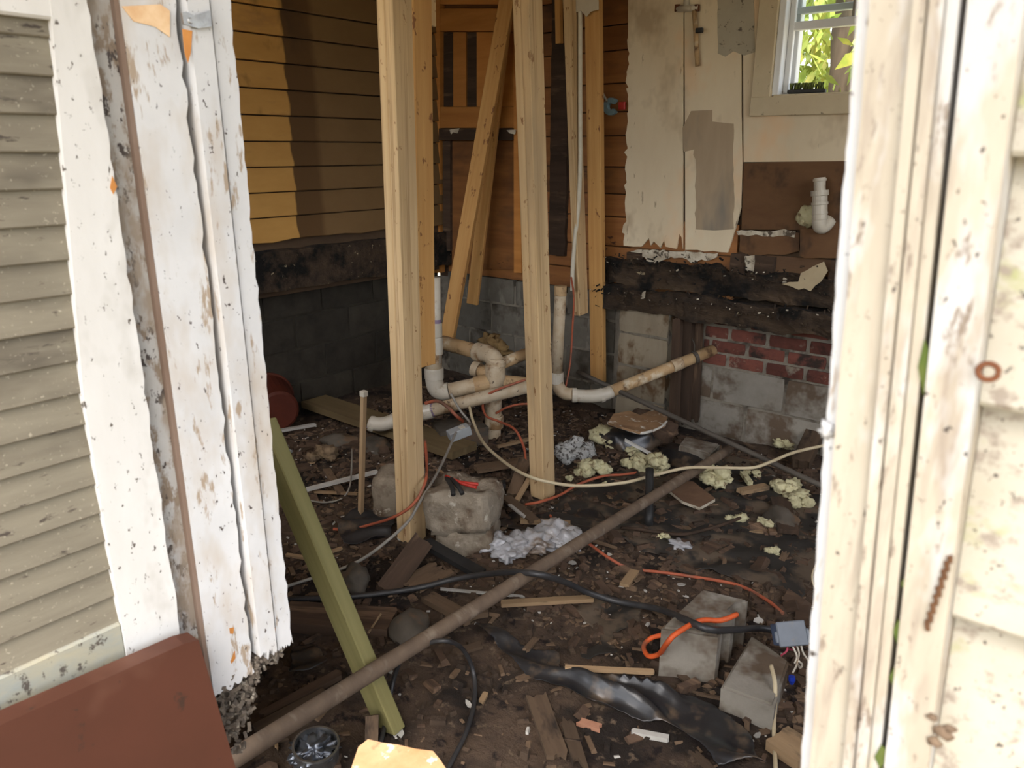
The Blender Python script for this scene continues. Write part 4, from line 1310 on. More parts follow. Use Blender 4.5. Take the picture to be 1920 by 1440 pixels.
cord("extension_cord", "thin orange cord snaking along the dirt towards the grey junction box", [(1030, 962), (1046, 992, .01), (1090, 1010, .01), (1140, 1045, .01), (1180, 1065), (1240, 1073), (1290, 1080), (1380, 1096), (1436, 1124), (1468, 1150)], 0.006, ORANGE_D)
cord("extension_cord", "bright orange cord end looped over the whole cinder block", [(1382, 1152, .18), (1352, 1163, .185), (1312, 1164, .185), (1268, 1188, .185), (1250, 1207, .15), (1236, 1226, .05), (1216, 1230, .02), (1207, 1212, .02), (1220, 1197, .03), (1243, 1190, .05)], 0.0078, ORANGE)
cord("extension_cord", "dusty orange cord draped past the foot of the nearest post", [(797, 825, None, 3.0), (800, 870, None, 2.86), (797, 905, None, 2.72), (775, 945, None, 2.66), (737, 970, None, 2.68), (690, 985, .02), (655, 993), (625, 992)], 0.006, ORANGE_D)
cord("extension_cord", "orange cord passing the foot of the middle post", [(985, 946, .01), (1012, 941, .03), (1050, 928, .02), (1085, 908, .02), (1130, 893, .02), (1165, 890, .01), (1195, 886)], 0.0065, ORANGE_D)
cord("extension_cord", "tangled orange cord wound around the drain stack", [(985, 712, None, 3.72), (945, 726, None, 3.7), (915, 740, None, 3.72), (905, 757, None, 3.74), (912, 780, None, 3.76), (935, 790, None, 3.78), (965, 805, None, 3.6), (982, 838, None, 3.5), (986, 870, None, 3.4)], 0.0065, ORANGE_D)
cord("extension_cord", "short orange cord lying over the long cream pipe next to the nearest post", [(798, 756, None, 3.6), (820, 752, None, 3.66), (838, 762, None, 3.68), (856, 780, None, 3.66), (868, 790, None, 3.7)], 0.009, ORANGE_D)
cord("extension_cord", "orange cord strand reaching behind the middle post from the stack", [(930, 775, None, 3.84), (950, 764, None, 3.8), (975, 758, None, 3.78), (1005, 757, None, 3.75)], 0.006, ORANGE_D)
cord("house_cable", "long cream cable sweeping in front of the middle post and over the rusty pole", [(880, 762, None, 3.72), (888, 792, None, 3.6), (905, 828, None, 3.45), (935, 858, None, 3.3), (980, 888, None, 3.08), (1030, 904, None, 3.02), (1090, 911, None, 3.0), (1170, 905, None, 3.03), (1230, 890, None, 3.1), (1290, 877, None, 3.15), (1350, 877, None, 3.15), (1410, 877, None, 3.15), (1445, 866, None, 3.2), (1490, 848, None, 3.3), (1560, 832, None, 3.4)], 0.0075, CREAMC)
cord("house_cable", "greyish cable draped down in front of the nearest post", [(845, 738, None, 3.68), (862, 768, None, 3.66), (882, 795, None, 3.6), (862, 800, None, 3.4), (834, 858, None, 3.05), (815, 895, None, 2.85), (785, 945, None, 2.68), (765, 978, None, 2.66), (725, 1015, None, 2.55), (680, 1048, .02), (630, 1070), (560, 1092), (530, 1102)], 0.006, GREYC)
cord("power_cable", "thick black cable arching over the rusty pole and onto the cinder block", [(540, 1124), (640, 1120), (720, 1112), (790, 1101, .01), (850, 1086, .03), (910, 1077, .08), (960, 1073, .16), (1012, 1077, .20), (1060, 1092, .13), (1105, 1112, .05), (1160, 1128, .02), (1235, 1142, .06), (1285, 1162, .17), (1330, 1180, .185), (1375, 1181, .12), (1420, 1178, .05), (1465, 1182, .03)], 0.0105, BLACKC)
cord("power_cable", "thin black cord looping over the rusty pole in the foreground dirt", [(712, 1400), (727, 1335, .01), (738, 1275, .05), (757, 1232, .14), (800, 1207, .19), (838, 1202, .20), (868, 1218, .12), (887, 1258, .03), (890, 1310), (876, 1368), (852, 1418), (830, 1460)], 0.0065, BLACKC)
cord("lamp_cord", "off-white cord running down the dirt beside the doorway casing", [(1446, 1248, .09), (1453, 1280, .08), (1453, 1320, .04), (1451, 1360), (1453, 1410), (1456, 1470)], 0.006, CREAMC)
cord("thin_wire", "thin pale wire curl touching the doorway casing edge", [(1534, 1052, .05), (1524, 1072, .04), (1523, 1088, .03), (1528, 1100, .02), (1545, 1110)], 0.003, CREAMC)
cord("thin_wire", "brown wire curling through the litter left of the upright stick", [(660, 842, .06), (659, 880, .05), (655, 915, .03), (640, 935), (610, 942), (575, 938), (540, 935)], 0.004, GREYC)
cord("tree_root", "dark twisted root lying on the plastic below the brick wall", [(1165, 990), (1195, 992, .01), (1235, 998), (1280, 1002, .012), (1320, 994), (1360, 982, .01), (1405, 964)], 0.007, OLD, "root")

# ------------------------------------------------------------------ junction boxes
jb = thing("junction_box", "grey junction box spilling wires beside the doorway casing", "junction box", Gp(1485, 1225))
ja, jc = G(1462, 1200, 0.13), G(1508, 1190, 0.13)
ctr = G(1485, 1190, 0.15)
_x = (CR + Vector((0, 0, 0.10))).normalized()
_z = (-CF * 0.9 + Vector((0, 0, 0.35))).normalized()
_z = (_z - _x * _z.dot(_x)).normalized()
Rj = Matrix((_x, _z.cross(_x), _z)).transposed()


def jbox(name, lo, hi, mat):
    bm = bmesh.new()
    box(bm, lo, hi, 0.003)
    for v in bm.verts:
        v.co = ctr + Rj @ v.co
    return mk(name, bm, mat, jb)


jbox("cover", (-0.042, -0.032, 0.0), (0.042, 0.038, 0.006), GREYBOX)
jbox("cover_ear", (-0.050, -0.02, -0.001), (-0.040, 0.012, 0.005), GREYBOX)
jbox("cover_ear", (0.040, -0.026, -0.001), (0.050, 0.014, 0.005), GREYBOX)
jbox("box_body", (-0.036, -0.028, -0.085), (0.036, 0.034, 0.0), M("blue_grey_box", (0.10, 0.13, 0.20), (0.07, 0.09, 0.14), 10, 0.5, 0.05, rv=0))
for k, (c1_, pts) in enumerate((("r", [(1478, 1208), (1474, 1222), (1466, 1228), (1462, 1236)]), ("r", [(1490, 1210), (1487, 1218), (1478, 1218), (1470, 1226)]), ("w", [(1494, 1210), (1498, 1226), (1493, 1248), (1486, 1262)]),
                                ("w", [(1486, 1212), (1494, 1230), (1490, 1244)]), ("w", [(1502, 1210), (1506, 1224), (1514, 1236), (1520, 1248)]), ("w", [(1498, 1240), (1504, 1246), (1500, 1252), (1495, 1244)]))):
    tube("wire", [G(x, y, 0.12 - 0.018 * i) for i, (x, y) in enumerate(pts)], 0.003, M("wire_" + c1_, (0.5, 0.10, 0.12), (0.4, 0.06, 0.1), 5, 0.5, 0, rv=0) if c1_ == "r" else PVC_W, jb, seg=6)
for x, y in ((1463, 1240), (1485, 1268)):
    a = G(x, y, 0.07)
    lathe("wire_nut", a, a + Vector((0.1, -0.1, -1)), [(0, 0.009), (0.012, 0.010), (0.024, 0.005)], BLUE, jb, 10)

g = thing("junction_box", "small grey plastic box with white label resting on rubble between the posts", "junction box", V(862, 828, 3.35))
c2 = V(861, 811, 3.35)
R2 = Matrix.Rotation(radians(62), 3, 'Z') @ Matrix.Rotation(radians(-14), 3, 'Y')
bm = bmesh.new()
box(bm, (-0.052, -0.03, -0.022), (0.052, 0.03, 0.022), 0.003)
for v in bm.verts:
    v.co = c2 + R2 @ v.co
mk("body", bm, M("pale_grey_box", (0.30, 0.31, 0.31), (0.24, 0.25, 0.25), 9, 0.5, 0.05, rv=0), g)
bm = bmesh.new()
box(bm, (0.005, -0.02, 0.022), (0.03, 0.012, 0.024))
for v in bm.verts:
    v.co = c2 + R2 @ v.co
mk("label_sticker", bm, PVC_W, g)
bm = rough_box_bm((-0.13, -0.09, -0.02), (0.13, 0.09, 0.10), 0.04, 0.008, 9, 7, R=Matrix.Rotation(radians(60), 3, 'Z'), org=Gp(858, 838) + Vector((-.04, .06, 0)))
tag(mk("rubble_block", bm, SLATE), "dark block supporting the small grey plastic box", "rubble")

# ------------------------------------------------------------------ foam chunks
def foam(label, px, wpx, hpx, seed, mat=FOAM, name="foam_chunk", lumps=9, cat="foam"):
    p = Gp(*px)
    dep = (p - CO).dot(CF)
    w = 1.3 * wpx / FPX * dep
    h = 1.3 * hpx / FPX * dep
    rg = random.Random(seed)
    bm = bmesh.new()
    big = w / 2
    for k in range(lumps):
        a = rg.uniform(-1, 1)
        u = CR * (a * big * 0.75) + FH * rg.uniform(-0.35, 0.35) * h + Vector((0, 0, 1)) * (0.12 + 0.75 * rg.random() * (1 - abs(a) * 0.5)) * h * 0.75
        s = rg.uniform(0.20, 0.34) * min(w, h * 1.5) * 0.85
        blob_into(bm, p + u, (s, s * rg.uniform(.7, 1.1), s * rg.uniform(.55, .9)), rg.random() * 40, 0.55, 2.2, 3)
    return tag(mk(name, bm, mat), label, cat)


foam("large cream foam chunk in front of the plaster slab", (1150, 832), 52, 34, 1, lumps=14)
foam("wide cream foam chunk right of the middle post near the grey insulation", (1112, 890), 52, 26, 2, lumps=12)
foam("rounded cream foam lump above the orange cord's far end", (1190, 880), 38, 30, 3)
foam("small cream foam ball between two larger foam lumps", (1188, 855), 24, 18, 4, lumps=6)
foam("tall narrow cream foam strip lying under the cream cable", (1232, 892), 30, 52, 5, lumps=12)
foam("flat ragged foam chunk beside the brown tile slab and rusty pole", (1344, 910), 44, 40, 6, lumps=14)
foam("largest knotted foam clump beside the doorway, nearest the thin conduit", (1478, 925), 40, 36, 7, lumps=16)
foam("trailing lower half of knotted foam near the doorway casing", (1497, 948), 38, 32, 8, lumps=14)
foam("foam clump at the foot of the brick wall beside the wood block", (1477, 838), 44, 30, 9, lumps=13)
foam("pale foam scrap pair near the twisted root's end", (1383, 976), 40, 16, 10, lumps=7)
foam("single foam nugget right of the foam scrap pair", (1434, 990), 24, 17, 11, lumps=6)
foam("square foam nugget touching the twisted root's near end", (1243, 1013), 20, 18, 12, lumps=6)
foam("two-lobed foam nugget on the dusty black sheet", (1447, 1041), 24, 17, 13, lumps=5)
foam("orange-tinged foam scrap beneath the cream cable's long sag", (1410, 895), 20, 22, 14, lumps=6)
foam("tiny foam crumb in front of the orange cord beyond the middle post", (1134, 910), 10, 8, 15, lumps=3)
foam("foam crumb by the foot of the middle post", (1066, 900), 16, 12, 16, lumps=4)
foam("speckled grey insulation lump right of the middle post", (1080, 858), 54, 34, 17, GREYFOAM, "insulation_lump", 12, "insulation")
foam("speckled pale insulation lump beside the green prop", (531, 856), 24, 26, 18, GREYFOAM, "insulation_lump", 8, "insulation")
foam("brown dusty foam heap left of the upright stick", (610, 862), 60, 26, 19, M("brown_foam", (0.20, 0.14, 0.08), (0.12, 0.08, 0.05), 18, 0.95, 0.5, rv=0), "foam_chunk", 12)
a = V(930, 665, FT + 0.22)
bm = bmesh.new()
for k in range(9):
    rg = random.Random(k + 70)
    blob_into(bm, a + Vector((rg.uniform(-.06, .06), rg.uniform(-.04, .04), rg.uniform(-.03, .07))), (0.05, 0.045, 0.04), k, 0.8, 2.5, 3)
tag(mk("insulation_lump", bm, M("tan_fibre", (0.22, 0.14, 0.055), (0.12, 0.075, 0.03), 25, 0.98, 0.6, rv=0)), "tan fibre tuft caught on the upper pipe branch", "insulation")

# ------------------------------------------------------------------ loose boards and slabs
def lying(name, label, a, b, wpx, t, mat, lift=0.0, tilt_=(0, 0, 1), cat="wood scrap", jag_=0.01, lift2=None, seed=None, taper=1.0):
    p0, p1 = Gp(a[0], a[1], lift + t / 2 + 0.004), Gp(b[0], b[1], (lift if lift2 is None else lift2) + t / 2 + 0.004)
    dep = ((p0 + p1) / 2 - CO).dot(CF)
    w = wpx / FPX * dep
    return tag(board(name, p0, p1, w, t, mat, None, up=tilt_, jag=jag_, seed=seed, taper=taper), label, cat)


lying("floor_joist", "long dark plank running behind the nearest post towards the grey box", (588, 752), (872, 846), 60, 0.038, M("damp_plank", (0.16, 0.115, 0.055), (0.11, 0.075, 0.035), (2, 20, 20), 0.85, 0.3, rv=0), 0.03, jag_=0.004, cat="board")
lying("wood_scrap", "dark weathered board tilted against the rubble stump", (795, 1012), (722, 1112), 42, 0.022, OLD, 0.09, (0.5, 0, 0.8), lift2=0.0, jag_=0.012)
lying("wood_scrap", "charred strip slanting down in front of the rubble stump", (796, 1016), (905, 1078), 26, 0.02, BLACKP, 0.06, lift2=0.0)
lying("wood_scrap", "flat grey-brown shingle in front of the charred strip", (762, 1102), (835, 1062), 60, 0.008, SCRAP, 0.01, jag_=0.03)
lying("wood_scrap", "yellow lath with rounded end crossing under the rusty pole", (938, 1132), (1112, 1122), 15, 0.014, SCRAP_L, 0.01, jag_=0.004)
lying("wood_scrap", "thin white lath pointing at the rusty pole", (825, 1104), (985, 1119), 6, 0.006, WHITEBIT, 0.01, jag_=0.003)
lying("wood_scrap", "straight pale stick beside the shiny black plastic", (1058, 1252), (1228, 1260), 9, 0.012, SCRAP_L, 0.02, jag_=0.006)
lying("wood_scrap", "grey plank with broken end lying in the front dirt", (1004, 1302), (1048, 1425), 40, 0.014, SCRAP, 0.0, jag_=0.02)
lying("wood_scrap", "pointed dark splinter beside the grey plank", (1060, 1342), (1092, 1450), 26, 0.012, SCRAP, 0.0, jag_=0.05)
lying("brick_shard", "small salmon pink brick shard in the front dirt", (1082, 1352), (1128, 1366), 16, 0.012, M("pink_shard", (0.36, 0.18, 0.11), (0.28, 0.13, 0.08), 30, 0.9, 0.3, rv=0), 0.0, cat="brick shard")
lying("wood_scrap", "white paint-edged sliver below the plastic sheet's fold", (1183, 1372), (1258, 1386), 12, 0.014, WHITEBIT, 0.0)
lying("wood_scrap", "short pale chip pointing at the thin orange cord", (1170, 1098), (1194, 1066), 18, 0.012, SCRAP_L, 0.0, jag_=0.004)
lying("wood_scrap", "yellow stick lying behind the clear bag", (975, 976), (1070, 982), 12, 0.016, SCRAP_L, 0.02, jag_=0.004)
lying("wood_scrap", "brown broken slat slanting behind the rubble stump", (948, 932), (1003, 978), 20, 0.014, SCRAP, 0.03)
lying("wood_scrap", "white edged sliver behind the rubble stump", (955, 946), (985, 970), 6, 0.008, WHITEBIT, 0.04)
lying("wood_scrap", "curved brown bark shard leaning at the middle post's foot", (962, 930), (985, 862), 24, 0.018, SCRAP, 0.0, lift2=0.10)
lying("wood_scrap", "thin grey stake leaning at the middle post's foot", (968, 940), (998, 888), 9, 0.012, SCRAP_L, 0.0, lift2=0.08)
lying("wood_scrap", "square brown offcut at the bottom edge beside the doorway casing", (1455, 1382), (1520, 1425), 66, 0.03, SCRAP_L, 0.0, jag_=0.006)
lying("wood_block", "rounded wood block leaning on the brick wall near the doorway", (1500, 872), (1530, 808), 32, 0.05, SCRAP, 0.0, lift2=0.08, cat="wood block", jag_=0.01)
lying("wood_scrap", "dark board edge below the knotted foam clump", (1462, 935), (1478, 998), 36, 0.02, OLD, 0.01)
lying("wood_scrap", "small light-edged board under the orange-tinged foam", (1385, 922), (1438, 912), 16, 0.02, SCRAP_L, 0.01)
lying("wood_scrap", "pale splinter standing above the small board below the foam", (1392, 886), (1408, 908), 10, 0.02, FOAM, 0.02)
lying("wood_stake", "brown square stake poking up beside the prop's foot", (697, 1392), (698, 1340), 24, 0.02, SCRAP, 0.0, lift2=0.06, tilt_=(0.7, -0.7, 0.2), jag_=0.004, cat="stake")
lying("floor_joist", "dark half-buried joist behind the green prop", (530, 1158), (740, 1172), 70, 0.05, OLD, -0.02, jag_=0.01, cat="board")
lying("wood_scrap", "long dark lath parallel to the rusty pole behind the jamb's foot", (478, 1372), (615, 1300), 30, 0.018, SCRAP, 0.01, jag_=0.01)
lying("wood_scrap", "second dark lath above the rusty pole's near end", (488, 1345), (640, 1262), 22, 0.016, OLD, 0.01, jag_=0.01)
lying("wood_scrap", "white stick lying behind the upright stick", (574, 918), (708, 884), 9, 0.014, WHITEBIT, 0.03, jag_=0.004)
lying("wood_scrap", "white stick near the jamb, farthest left on the floor", (500, 812), (592, 796), 9, 0.014, WHITEBIT, 0.03, jag_=0.004)
lying("wood_scrap", "thin yellow splinter below the white stick", (588, 922), (672, 926), 6, 0.01, SCRAP_L, 0.01)
lying("wood_scrap", "cross-grained dark slat under the white stick", (612, 880), (640, 925), 14, 0.014, SCRAP, 0.01)
lying("wood_scrap", "weathered batten beyond the bare dirt in front of the charred strip", (800, 1118), (885, 1165), 30, 0.02, SCRAP, 0.0)
lying("wood_scrap", "brown slab end beside the rusty pole's middle", (870, 1150), (918, 1142), 34, 0.02, SCRAP, 0.0)
lying("wood_scrap", "low yellowish slab under the rusty pole below the doubled laths", (905, 1208), (850, 1225), 18, 0.01, SCRAP, 0.0)
lying("wood_scrap", "broad brown board half hidden behind the middle post", (890, 880), (1000, 862), 26, 0.02, SCRAP, 0.02)
lying("wood_scrap", "grey lath crossing behind the middle post near the stack", (930, 838), (1000, 822), 8, 0.012, SCRAP_L, 0.04)
lying("wood_scrap", "black charred stick behind the pliers", (880, 914), (950, 908), 16, 0.025, BLACKP, 0.05)
lying("wood_scrap", "thin pale splinter on litter left of the nearest post", (600, 1050), (535, 1040), 8, 0.01, SCRAP_L, 0.01)
lying("wood_scrap", "upright weed stalk beside the prop in the bare dirt", (690, 1188), (715, 1150), 3, 0.004, SCRAP_L, 0.01, lift2=0.06, jag_=0.002)
lying("wood_scrap", "sharp grey splinter pointing from the orange cord to the root", (1075, 1002), (1158, 1028), 9, 0.012, SCRAP, 0.01, taper=0.1)

# plaster slab, tile slab
ps = thing("plaster_slab", "broken plaster slab with curled edges below the stained pier", "plaster slab", Gp(1195, 795))
pts = [(1140, 792), (1150, 776), (1180, 770), (1200, 778), (1225, 768), (1252, 780), (1248, 796), (1225, 806), (1200, 810), (1165, 800)]
poly_prism("slab", [G(x, y, 0.17 + 0.02 * sin(x * 0.05)) for x, y in pts], (0, 0, -0.012), PANEL_OR if False else M("slab_face", (0.27, 0.16, 0.08), (0.19, 0.11, 0.055), 14, 0.95, 0.4, rv=0, spots=[((0.5, 0.46, 0.38), 18, 0.6, 0.68)]), ps)
tube("curled_edge", [G(1140, 793, 0.165), G(1165, 802, 0.16), G(1200, 812, 0.155), G(1222, 808, 0.155)], 0.008, WHITEBIT, ps, seg=6)
tube("curled_edge", [G(1224, 808, 0.155), G(1240, 800, 0.16), G(1250, 790, 0.17)], 0.006, WHITEBIT, ps, seg=6)
bm = bmesh.new()
for k, (x, y) in enumerate(((1160, 806), (1195, 812), (1230, 808), (1205, 795))):
    blob_into(bm, G(x, y, 0.06), (0.10, 0.09, 0.075), k + 3, 0.5, 1.8, 3)
mk("rubble_heap", bm, OLD, ps)
tl = thing("tile_slab", "brown broken slab with white edge lying beside the rusty pole", "slab", Gp(1290, 945))
q = [(1242, 908), (1262, 900), (1300, 903), (1341, 934), (1312, 950), (1280, 938)]
poly_prism("face", [G(x, y, 0.062) for x, y in q], (0, 0, -0.004), M("slab_brown", (0.16, 0.095, 0.055), (0.11, 0.06, 0.035), 12, 0.8, 0.2, rv=0), tl)
poly_prism("backing", [G(x, y + 1.5, 0.057) for x, y in q], (0, 0, -0.013), PLASTER_E, tl)
lying("wood_scrap", "white splintered lath from the plaster slab towards the foam strip", (1170, 824), (1222, 852), 6, 0.012, WHITEBIT, 0.08, lift2=0.03)
o = tube("black_pipe", [Gp(1216, 985, 0.0), Gp(1216, 985, 0.0) + Vector((0, 0, 0.05)), V(1218, 880, 3.05)], 0.018, BLACKP, None, seg=12)
tag(o, "short black pipe stub standing behind the rusty pole", "pipe")

# thin upright stick with a cap
p0 = Gp(676, 974)
p1 = vert_top(p0, 682, 738)
st = thing("upright_stick", "thin pale square stick standing upright left of the nearest post", "stick", p0)
board("stick", p0 - Vector((0, 0, 0.01)), p1, 0.019, 0.019, SCRAP_L, st, up=(1, 0, 0), bev=0.001)
boxobj("cap", p1 - Vector((0.013, 0.013, 0.012)), p1 + Vector((0.013, 0.013, 0.012)), PVC_W, st)

# clear plastic cup fragment, tin, red pot, small white fitting
bm = bmesh.new()
blob_into(bm, Gp(1275, 1022, 0.008), (0.045, 0.03, 0.018), 3, 0.8, 2.6, 3)
tag(mk("plastic_scrap", bm, BAG), "small clear plastic scrap glinting below the twisted root", "plastic")
bm = bmesh.new()
p = Gp(935, 1130, 0.004)
cn = thing("tin_can", "shiny crumpled tin can at the bottom edge below the prop", "can", Gp(592, 1432))
b0 = Gp(592, 1432)
lathe("can_wall", b0 - Vector((0, 0, 0.01)), b0 + Vector((0.01, 0, 0.075)), [(0, 0.052), (0.004, 0.056), (0.070, 0.057), (0.073, 0.059), (0.078, 0.058), (0.078, 0.053), (0.05, 0.052), (0.048, 0.0)], METAL, cn, 28)
bm = bmesh.new()
blob_into(bm, b0 + Vector((0, 0, 0.045)), (0.047, 0.047, 0.02), 5, 1.0, 3.5, 4)
mk("crumpled_foil", bm, M("dark_foil", (0.10, 0.11, 0.13), (0.22, 0.23, 0.25), 40, 0.3, 0.5, metal=0.8, rv=0), cn)
pp = Gp(512, 800)
rp = thing("red_bucket", "dark red bucket lying in the shade behind the white jamb", "bucket", pp)
ax0, ax1 = pp + Vector((0.16, -0.06, 0.14)), pp + Vector((-0.07, 0.02, 0.15))
Lr = (ax1 - ax0).length
lathe("bucket_body", ax0, ax1, [(0, 0.10), (0.01, 0.115), (Lr * 0.5, 0.13), (Lr - 0.02, 0.145), (Lr - 0.015, 0.152), (Lr, 0.152), (Lr, 0.142), (0.03, 0.108)], REDPOT, rp, 28)
lathe("rim", ax0 + (ax1 - ax0) * 0.93, ax1, [(0, 0.150), (0.004, 0.156), (0.012, 0.156), (0.016, 0.150)], REDPOT, rp, 28)
p0 = Gp(612, 722, 0.03)
o = tube("pipe_offcut", [p0, Gp(642, 726, 0.03)], 0.03, PVC_OR, None, seg=14)
tag(o, "dim pipe offcut lying far back below the dark beam", "pipe")

# leaning red-brown panel and the sill chunk at the doorway
pts = [on_axis(-140, 1418, 0, -0.95), on_axis(0, 1360, 0, -0.95), on_axis(345, 1207, 0, -0.95), on_axis(372, 1200, 0, -0.95), on_axis(376, 1212, 0, -0.95), on_axis(445, 1450, 0, -0.95)]
low = [Vector((-0.95, 0.53, 0.02)), Vector((-0.95, pts[0].y, 0.02))]
o = poly_prism("painted_board", pts + low, (-0.03, 0, 0), REDB, None)
tag(o, "red-brown painted board leaning in front of the louvred shutter", "board")
th = boxobj("threshold", (XD - 0.04, YF - 0.01, 0.25), (XR + 0.04, YF + 0.12, 0.39), OLD, wf)
c = on_axis(750, 1440, 2, 0.60)
pts = [(655, 1450), (672, 1400), (690, 1386), (715, 1392), (745, 1396), (780, 1404), (812, 1408), (826, 1425), (842, 1450), (842, 1500), (650, 1500)]
o = poly_prism("wood_chunk", [G(x, y, 0.632) for x, y in pts], (0, 0, -0.25), CHUNK, None)
tag(o, "orange chunk of broken wood on the door sill, coloured bright as if sunlit", "wood chunk")

# things on the outer casing
es = thing("eye_screw", "rusty eye screw in the clapboards beside the casing", "screw", on_axis(1852, 715, 1, 0.47))
cc = on_axis(1853, 697, 1, 0.470)
tube("eye", [cc + Vector((cos(a) * 0.0048, 0.001 * sin(a), sin(a) * 0.0042)) for a in [k * pi / 6 for k in range(13)]], 0.0016, RUSTY, es, seg=8, n=3)
tube("shank", [cc + Vector((-0.0045, 0, -0.001)), cc + Vector((-0.006, 0.02, -0.002))], 0.0014, RUSTY, es, seg=8)
bm = bmesh.new()
for k in range(26):
    t = k / 25
    p = on_axis(1781 - 44 * t, 1046 + 132 * t, 1, 0.4735)
    blob_into(bm, p + Vector((0.0008 * sin(k * 2.1), 0, 0)), (0.0019, 0.0015, 0.0019), k, 0.5, 2, 1)
tag(mk("dried_catkin", bm, M("catkin_brown", (0.11, 0.05, 0.02), (0.07, 0.032, 0.014), 60, 0.9, 0.2, rv=0)), "brown dried catkin stuck to the corner board", "catkin")
bm = bmesh.new()
blob_into(bm, on_axis(1552, 806, 1, 0.487), (0.0045, 0.004, 0.005), 4, 0.9, 3, 3)
tag(mk("cocoon", bm, WHITE), "white fuzzy cocoon on the doorway casing edge", "cocoon")
bm = bmesh.new()
for k, (x, y, s) in enumerate(((1768, 1372, 0.006), (1782, 1366, 0.004), (1752, 1390, 0.004), (1748, 1345, 0.003))):
    blob_into(bm, on_axis(x, y, 1, 0.475), (s, 0.002, s * 0.8), k + 3, 0.8, 2, 2)
tag(mk("leaf_litter", bm, M("litter_brown", (0.16, 0.11, 0.07), (0.09, 0.06, 0.04), 60, 0.9, 0.2, rv=0)), "clump of dead leaf bits caught between casing and clapboards", "leaf litter")

# ------------------------------------------------------------------ litter
rg = random.Random(77)
VIS = [(500, 740), (700, 700), (1000, 735), (1250, 800), (1545, 850), (1520, 1440), (470, 1440), (540, 1250)]


def spot():
    while True:
        x, y = rg.uniform(480, 1545), rg.uniform(720, 1438)
        if in_poly(x, y, VIS):
            return x, y


shapes = []
for k in range(8):
    L = 1.0
    bm = bmesh.new()
    n = 4
    a = [(-.5 + rg.random() * .15, -.5 + i / n) for i in range(n + 1)]
    b = [(.5 - rg.random() * .25, -.5 + i / n) for i in range(n + 1)]
    poly = a[::-1] + b
    bot = [bm.verts.new((x, y, -.5)) for x, y in poly]
    top = [bm.verts.new((x, y, .5)) for x, y in poly]
    mm = len(poly)
    for i in range(mm):
        bm.faces.new((bot[i], bot[(i + 1) % mm], top[(i + 1) % mm], top[i]))
    bm.faces.new(top)
    bm.faces.new(bot[::-1])
    bmesh.ops.recalc_face_normals(bm, faces=bm.faces)
    me = bpy.data.meshes.new("wood_splinter")
    bm.to_mesh(me)
    bm.free()
    me.materials.append(SCRAP if k < 6 else SCRAP_L)
    shapes.append(me)
for k in range(100):
    x, y = spot()
    if k % 4 and y > 1130:
        continue
    p = Gp(x, y, 0.008)
    L = rg.uniform(0.04, 0.14)
    o = link("wood_splinter", shapes[rg.randrange(8)], None, None, Matrix.Translation(p) @ Matrix.Rotation(rg.uniform(0, 6.3), 4, 'Z') @ Matrix.Rotation(rg.uniform(-.2, .2), 4, 'Y'))
    o.scale = (L, rg.uniform(0.008, 0.026), rg.uniform(0.005, 0.010))
    tag(o, "small loose splinter of brown wood among the floor litter", "wood splinter", "splinters scattered on the dirt")

flake = []
for k in range(5):
    bm = bmesh.new()
    m_ = 6
    q = [(cos(2 * pi * i / m_) * rg.uniform(.6, 1), sin(2 * pi * i / m_) * rg.uniform(.5, 1)) for i in range(m_)]
    bot = [bm.verts.new((x, y, -.08)) for x, y in q]
    top = [bm.verts.new((x, y, .08 + 0.15 * rg.random())) for x, y in q]
    for i in range(m_):
        bm.faces.new((bot[i], bot[(i + 1) % m_], top[(i + 1) % m_], top[i]))
    bm.faces.new(top)
    bm.faces.new(bot[::-1])
    me = bpy.data.meshes.new("paint_chip")
    bm.to_mesh(me)
    bm.free()
    me.materials.append(WHITEBIT)
    flake.append(me)
for k in range(70):
    x, y = spot()
    if y > 1100 and k % 2:
        continue
    p = Gp(x, y, 0.006)
    o = link("paint_chip", flake[rg.randrange(5)], None, None, Matrix.Translation(p) @ Matrix.Rotation(rg.uniform(0, 6.3), 4, 'Z') @ Matrix.Rotation(rg.uniform(-.3, .3), 4, 'X'))
    s = rg.uniform(0.008, 0.024)
    o.scale = (s, s * rg.uniform(.4, 1), s * 0.5)
    tag(o, "small whitish paint chip among the floor litter", "paint chip", "paint chips scattered on the dirt")


def litter(name, label, count, s0, s1, flat, mat, seed, bias=None):
    rg2 = random.Random(seed)
    bm = bmesh.new()
    for _ in range(count):
        x, y = rg2.uniform(-3.5, -0.2), rg2.uniform(0.75, 3.66)
        if bias and not bias(x, y, rg2):
            continue
        s = rg2.uniform(s0, s1) * (1 if rg2.random() < .85 else 1.6)
        R = Matrix.Rotation(rg2.uniform(0, 6.3), 3, 'Z') @ Matrix.Rotation(rg2.uniform(-.5, .5), 3, 'X')
        c = Vector((x, y, gz(x, y) + s * flat * 0.6))
        lx, ly = s * rg2.uniform(.6, 1.6), s * rg2.uniform(.3, .8)
        tp = [bm.verts.new(c + R @ Vector((lx * a * rg2.uniform(.6, 1), ly * b * rg2.uniform(.6, 1), s * flat))) for a, b in ((-1, -1), (1, -1), (1, 1), (-1, 1))]
        bt = [bm.verts.new(c + R @ Vector((lx * a, ly * b, -s * flat))) for a, b in ((-1, -1), (1, -1), (1, 1), (-1, 1))]
        bm.faces.new(tp)
        for i in range(4):
            bm.faces.new((tp[i], bt[i], bt[(i + 1) % 4], tp[(i + 1) % 4]))
    return tag(mk(name, bm, mat), label, name.replace("_", " "), kind="stuff")


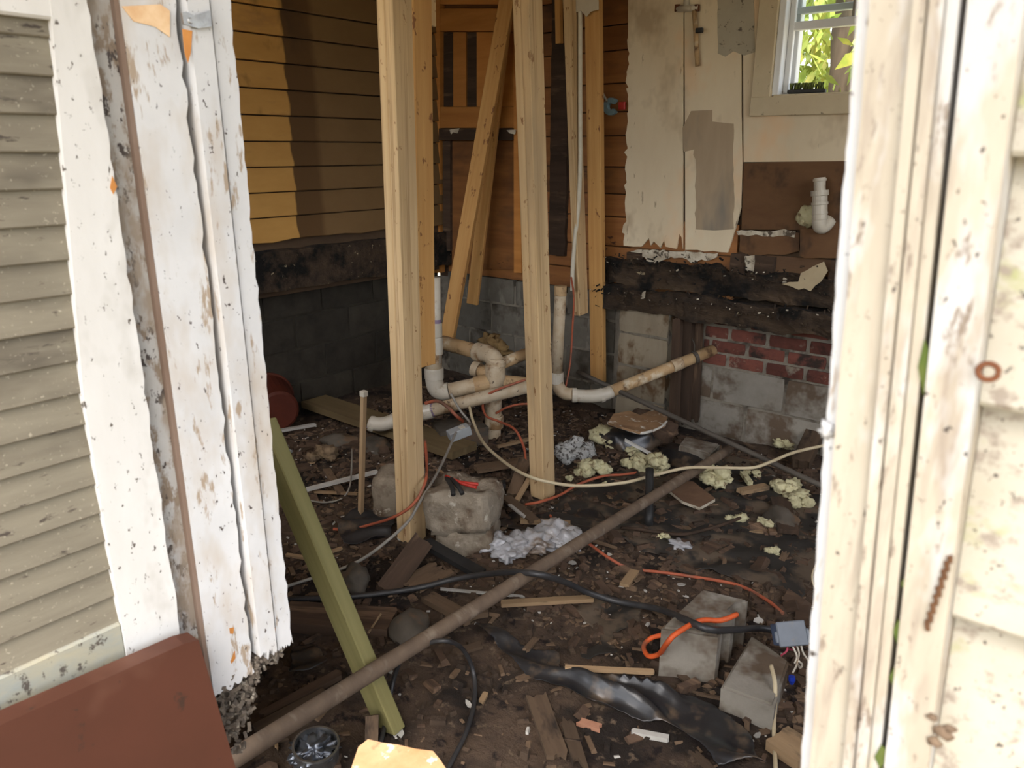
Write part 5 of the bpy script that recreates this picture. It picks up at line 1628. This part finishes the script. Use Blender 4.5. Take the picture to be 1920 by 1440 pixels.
back = lambda x, y, r: r.random() < (1.0 if (y > 1.75 or x < -2.0) else 0.18)
litter("wood_litter", "dense brown wood litter covering the dirt", 6500, 0.004, 0.014, 0.18, SCRAP, 5, back)
litter("dark_litter", "black and dark brown crumbled debris over the dirt", 4200, 0.006, 0.024, 0.35, OLD, 6, back)
litter("plaster_crumbs", "tiny pale plaster crumbs sprinkled over the dirt", 1500, 0.002, 0.0065, 0.4, WHITEBIT, 7, back)
litter("dirt_clods", "brown dirt clods scattered over the ground", 3000, 0.004, 0.014, 0.55, DIRT, 8)

# ------------------------------------------------------------------ greenery beyond the window
bm = bmesh.new()
rg = random.Random(21)
for k in range(9500):
    far = k % 3 == 0
    y = rg.uniform(7.0, 9.0) if far else rg.uniform(4.8, 6.8)
    x = rg.uniform(-4.6, -1.2) if far else rg.uniform(-2.9, -0.8)
    z = rg.uniform(0.5, 4.4) if far else rg.uniform(1.4, 3.6)
    if not far and noise.noise((x * 1.6, y * 1.2, z * 1.1)) < -0.05 and rg.random() < 0.8:
        continue
    L = rg.uniform(0.16, 0.34) if far else rg.uniform(0.07, 0.17)
    w = L * rg.uniform(0.14, 0.26)
    d = Vector((rg.uniform(-.6, .6), rg.uniform(-.6, .3), rg.uniform(-1, -0.1))).normalized()
    s = d.cross(Vector((rg.uniform(-1, 1), rg.uniform(-1, 1), 0.3))).normalized() * w
    p = Vector((x, y, z))
    vs = [bm.verts.new(q) for q in (p, p + d * L * .45 + s, p + d * L, p + d * L * .45 - s)]
    bm.faces.new(vs)
tag(mk("garden_foliage", bm, LEAF), "sunlit green and yellow drooping leaves outside the window", "foliage", kind="stuff")
p = on_axis(1575, 120, 1, 5.6)
tr = thing("garden_tree", "leaf-draped tree outside the window", "tree", (p.x, 5.6, -0.1))
tube("trunk", [Vector((p.x, 5.6, -0.1)), Vector((p.x + 0.03, 5.6, 1.5)), Vector((p.x - 0.02, 5.65, 2.6)), Vector((p.x + 0.06, 5.7, 4.2))], 0.07, BARK, tr, seg=14, wob=0.25)
